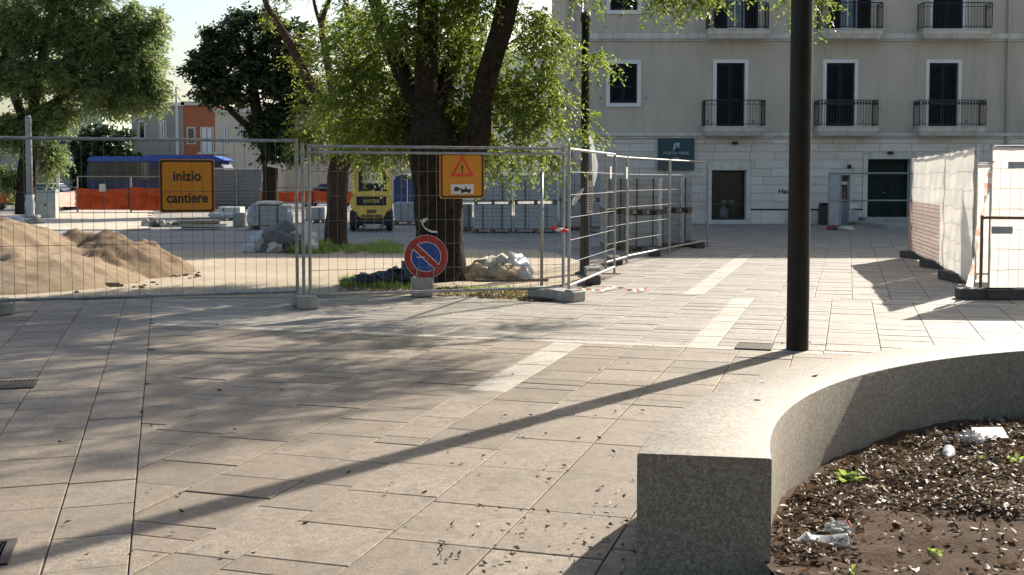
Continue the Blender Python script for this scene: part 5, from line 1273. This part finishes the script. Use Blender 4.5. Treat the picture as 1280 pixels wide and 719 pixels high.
# dark round bush tree behind the bus
bE = P(132, 225, 80); bE.z = -.05
limE = [[(bE, .4), (bE+Vector((0, 0, 2)), .3), (bE+Vector((.2, 0, 4)), .15)]]
tree('evergreen_tree', 'dark rounded evergreen beside the pale green house', tuple(bE), limE, [(bE+Vector((0, 0, 3.6)), (2.6, 2., 2.2), 120), (bE+Vector((.3, -.5, 2.)), (2.6, 1.6, 1.4), 90)], 'bark', 'leaf_dark', (.3, .17), 8, 9, .15, (.4, .8), 17, 6, .1)
def wheel(t, x, y, r_, w_=.2, nm='wheel'):
    mb = MB(); mb.tube([(x, y-w_/2, r_), (x, y+w_/2, r_)], r_, 18); o = mb.build(nm, 'tyre', t); MB().tube([(x, y-w_/2-.01, r_), (x, y+w_/2+.01, r_)], r_*.58, 14).build('rim', 'galv', o)
def bus():
    Y = 66; x0, x1 = P(108, 220, Y).x, P(284, 220, Y).x; L = x1-x0; H = P(150, 193, Y).z
    t = thing('coach', 'blue roofed navy coach parked behind the orange netting', 'bus', (x0, Y, -.05))
    mb = MB(); mb.prism([(0, .35), (L, .35), (L+.1, 1.2), (L-.1, H-.9), (L-.5, H-.35), (.15, H-.35), (0, H-.8)], 0, 2.5); mb.build('body', 'bus_navy', t, bevel=.05)
    mb = MB(); mb.prism([(.02, H-.36), (L-.4, H-.36), (L-.1, H-.30), (L-.8, H-.02), (L*.45, H+.03), (L*.4, H-.06), (.5, H-.06), (.15, H-.12)], -.03, 2.53); mb.build('roof', 'bus_blue', t, bevel=.03)
    n = 7
    for i in range(n):
        a, b_ = .15+(L-.75)*i/n, .15+(L-.75)*(i+1)/n; MB().b2((a+.02, -.02, H-1.42), (b_-.02, .03, H-.42)).build('window', 'bus_glass', t)
    for x in (L*.2, L*.78): wheel(t, x, .15, .48, .3)
    MB().b2((L-.02, .3, .6), (L+.14, .7, .75)).build('headlight', 'white', t)
bus()
def car(px0, px1, Y, m, label, flip=False):
    x0, x1 = P(px0, 240, Y).x, P(px1, 240, Y).x; L = x1-x0; k = L/4.2; t = thing('parked_car', label, 'car', (x1 if flip else x0, Y, -.045), math.pi if flip else 0)
    X_ = lambda v: v*k
    body = [(X_(.0), .35), (X_(.05), .75), (X_(.5), .85), (X_(1.1), .9), (X_(3.0), .92), (X_(4.1), .86), (X_(4.2), .5), (X_(4.15), .3), (X_(.1), .28)]
    MB().prism(body, 0, 1.7).build('body', m, t, bevel=.06)
    mb = MB(); V = [(X_(.95), .08, .89), (X_(3.7), .08, .89), (X_(3.7), 1.62, .89), (X_(.95), 1.62, .89), (X_(1.7), .22, 1.42), (X_(3.2), .22, 1.42), (X_(3.2), 1.48, 1.42), (X_(1.7), 1.48, 1.42)]; mb.add(V, [(3, 2, 1, 0), (4, 5, 6, 7), (0, 1, 5, 4), (1, 2, 6, 5), (2, 3, 7, 6), (3, 0, 4, 7)]); mb.build('cabin_glass', 'glass_dark', t, bevel=.05)
    MB().b2((X_(1.75), .26, 1.425), (X_(3.15), 1.44, 1.46)).build('car_roof', m, t)
    for x in (.8, 3.35):
        for y in (.1, 1.6): wheel(t, X_(x), y, .31)
    for y in (.25, 1.45): MB().b2((X_(-.02), y-.15, .6), (X_(.06), y+.15, .75)).build('headlight', 'white', t)
car(38, 113, 63.5, 'car_white', 'white car parked before the coach with its nose showing', True)
car(-30, 42, 60.8, 'car_dark', 'dark car parked beyond the feathery tree trunk')
car(372, 440, 66, 'car_silver', 'silver car beyond the orange netting right of the evergreen')
car(-75, -10, 66, 'car_silver', 'silver car behind the dark parked one')
# orange netting fences
def net_fence(px0, px1, Y, label, zn0, zn1, ztop, m='orange_net'):
    a, b_ = P(px0, 240, Y), P(px1, 240, Y); L = b_.x-a.x; t = thing('netting_fence', label, 'netting fence', (a.x, Y, -.055))
    for x in (0, L): MB().tube([(x, 0, 0), (x, 0, ztop)], .035, 6).build('post', 'galv', t)
    MB().tube([(0, 0, ztop-.02), (L, 0, ztop-.02)], .03, 6).build('rail', 'galv', t)
    nx, nz = 16, 6; V = []; F = []
    for i in range(nx+1):
        for j in range(nz+1): x = L*i/nx; V.append((x, -.05+.06*noise.noise(Vector((x*1.5+px0, j*.7, 1))), zn0+(zn1-zn0)*j/nz-.08*math.sin(math.pi*i/nx)*(j/nz)))
    mb = MB(); mb.add(V, [(i*(nz+1)+j, (i+1)*(nz+1)+j, (i+1)*(nz+1)+j+1, i*(nz+1)+j+1) for i in range(nx) for j in range(nz)]); mb.build('netting', m, t, smooth=True)
    return t
nf = net_fence(97, 163, 57, 'orange netting on a fence panel with a white notice before the coach', .15, 1.25, 1.85)
MB().b2((1.15, -.12, 1.05), (1.45, -.11, 1.45)).build('notice', 'white', nf)
net_fence(164, 232, 57, 'orange netting fence panel left of the lettered sign and the coach', .1, 1.3, 1.85)
net_fence(25, 96, 57, 'pinkish netting fence panel near the utility cabinet', .3, 1.1, 1.3, 'pink_net')
net_fence(-40, 24, 57, 'orange netting panel behind the feathery tree trunk', .5, 1.1, 1.3)
net_fence(326, 392, 54, 'orange netting stretched behind the evergreen trunk', .6, 1.15, 1.3)
net_fence(392, 455, 54, 'orange netting panel behind the reddish tree trunk', .6, 1.15, 1.3)
# corrugated hoarding
a = G(265, 262); b_ = P(328, 240, a.y); t = thing('metal_hoarding', 'grey corrugated metal hoarding beside the evergreen trunk', 'hoarding', (a.x, a.y, -.055)); L = b_.x-a.x
n = 60; H = P(300, 213, a.y).z+.05; V = []
for i in range(n+1): z = .05+H*i/n; y = .03*math.sin(i*1.25); V += [(0, y, z), (L, y, z)]
mb = MB(); mb.add(V, [(2*i, 2*i+1, 2*i+3, 2*i+2) for i in range(n)]); mb.build('corrugated_sheet', 'corrugated', t)
for x in (0, L*.5, L): MB().tube([(x, -.06, 0), (x, -.06, H+.1)], .04, 6).build('post', 'galv', t)
MB().b2((-.05, -.05, H+.06), (L+.05, .05, H+.14)).build('cap_rail', 'white', t)
# blue covered load behind forklift
a = G(492, 270); t = thing('tarp_cabin', 'blue tarpaulin covered site load right of the forklift mast', 'covered load', (a.x, a.y, -.055))
mb = MB(); mb.prism([(0, 0), (1.0, 0), (1.0, 1.7), (.5, 1.95), (0, 1.75)], 0, 1.6); mb.build('tarpaulin', 'blue_tarp', t, bevel=.08); MB().b2((.6, -.02, .1), (.64, .0, 1.7)).build('rope', 'white', t)
# small white board on the evergreen
c = P(346, 206, TC-.6); t = thing('white_board', 'small tilted white board nailed to the evergreen trunk', 'board', (c.x, c.y, c.z)); MB().box((0, 0, 0), (.85, .03, .30), 0, 0, R(10)).build('plate', 'white', t); MB().tube([(0, .0, .1), (0, .5, .15)], .03, 6).build('nail_batten', 'wood', t)
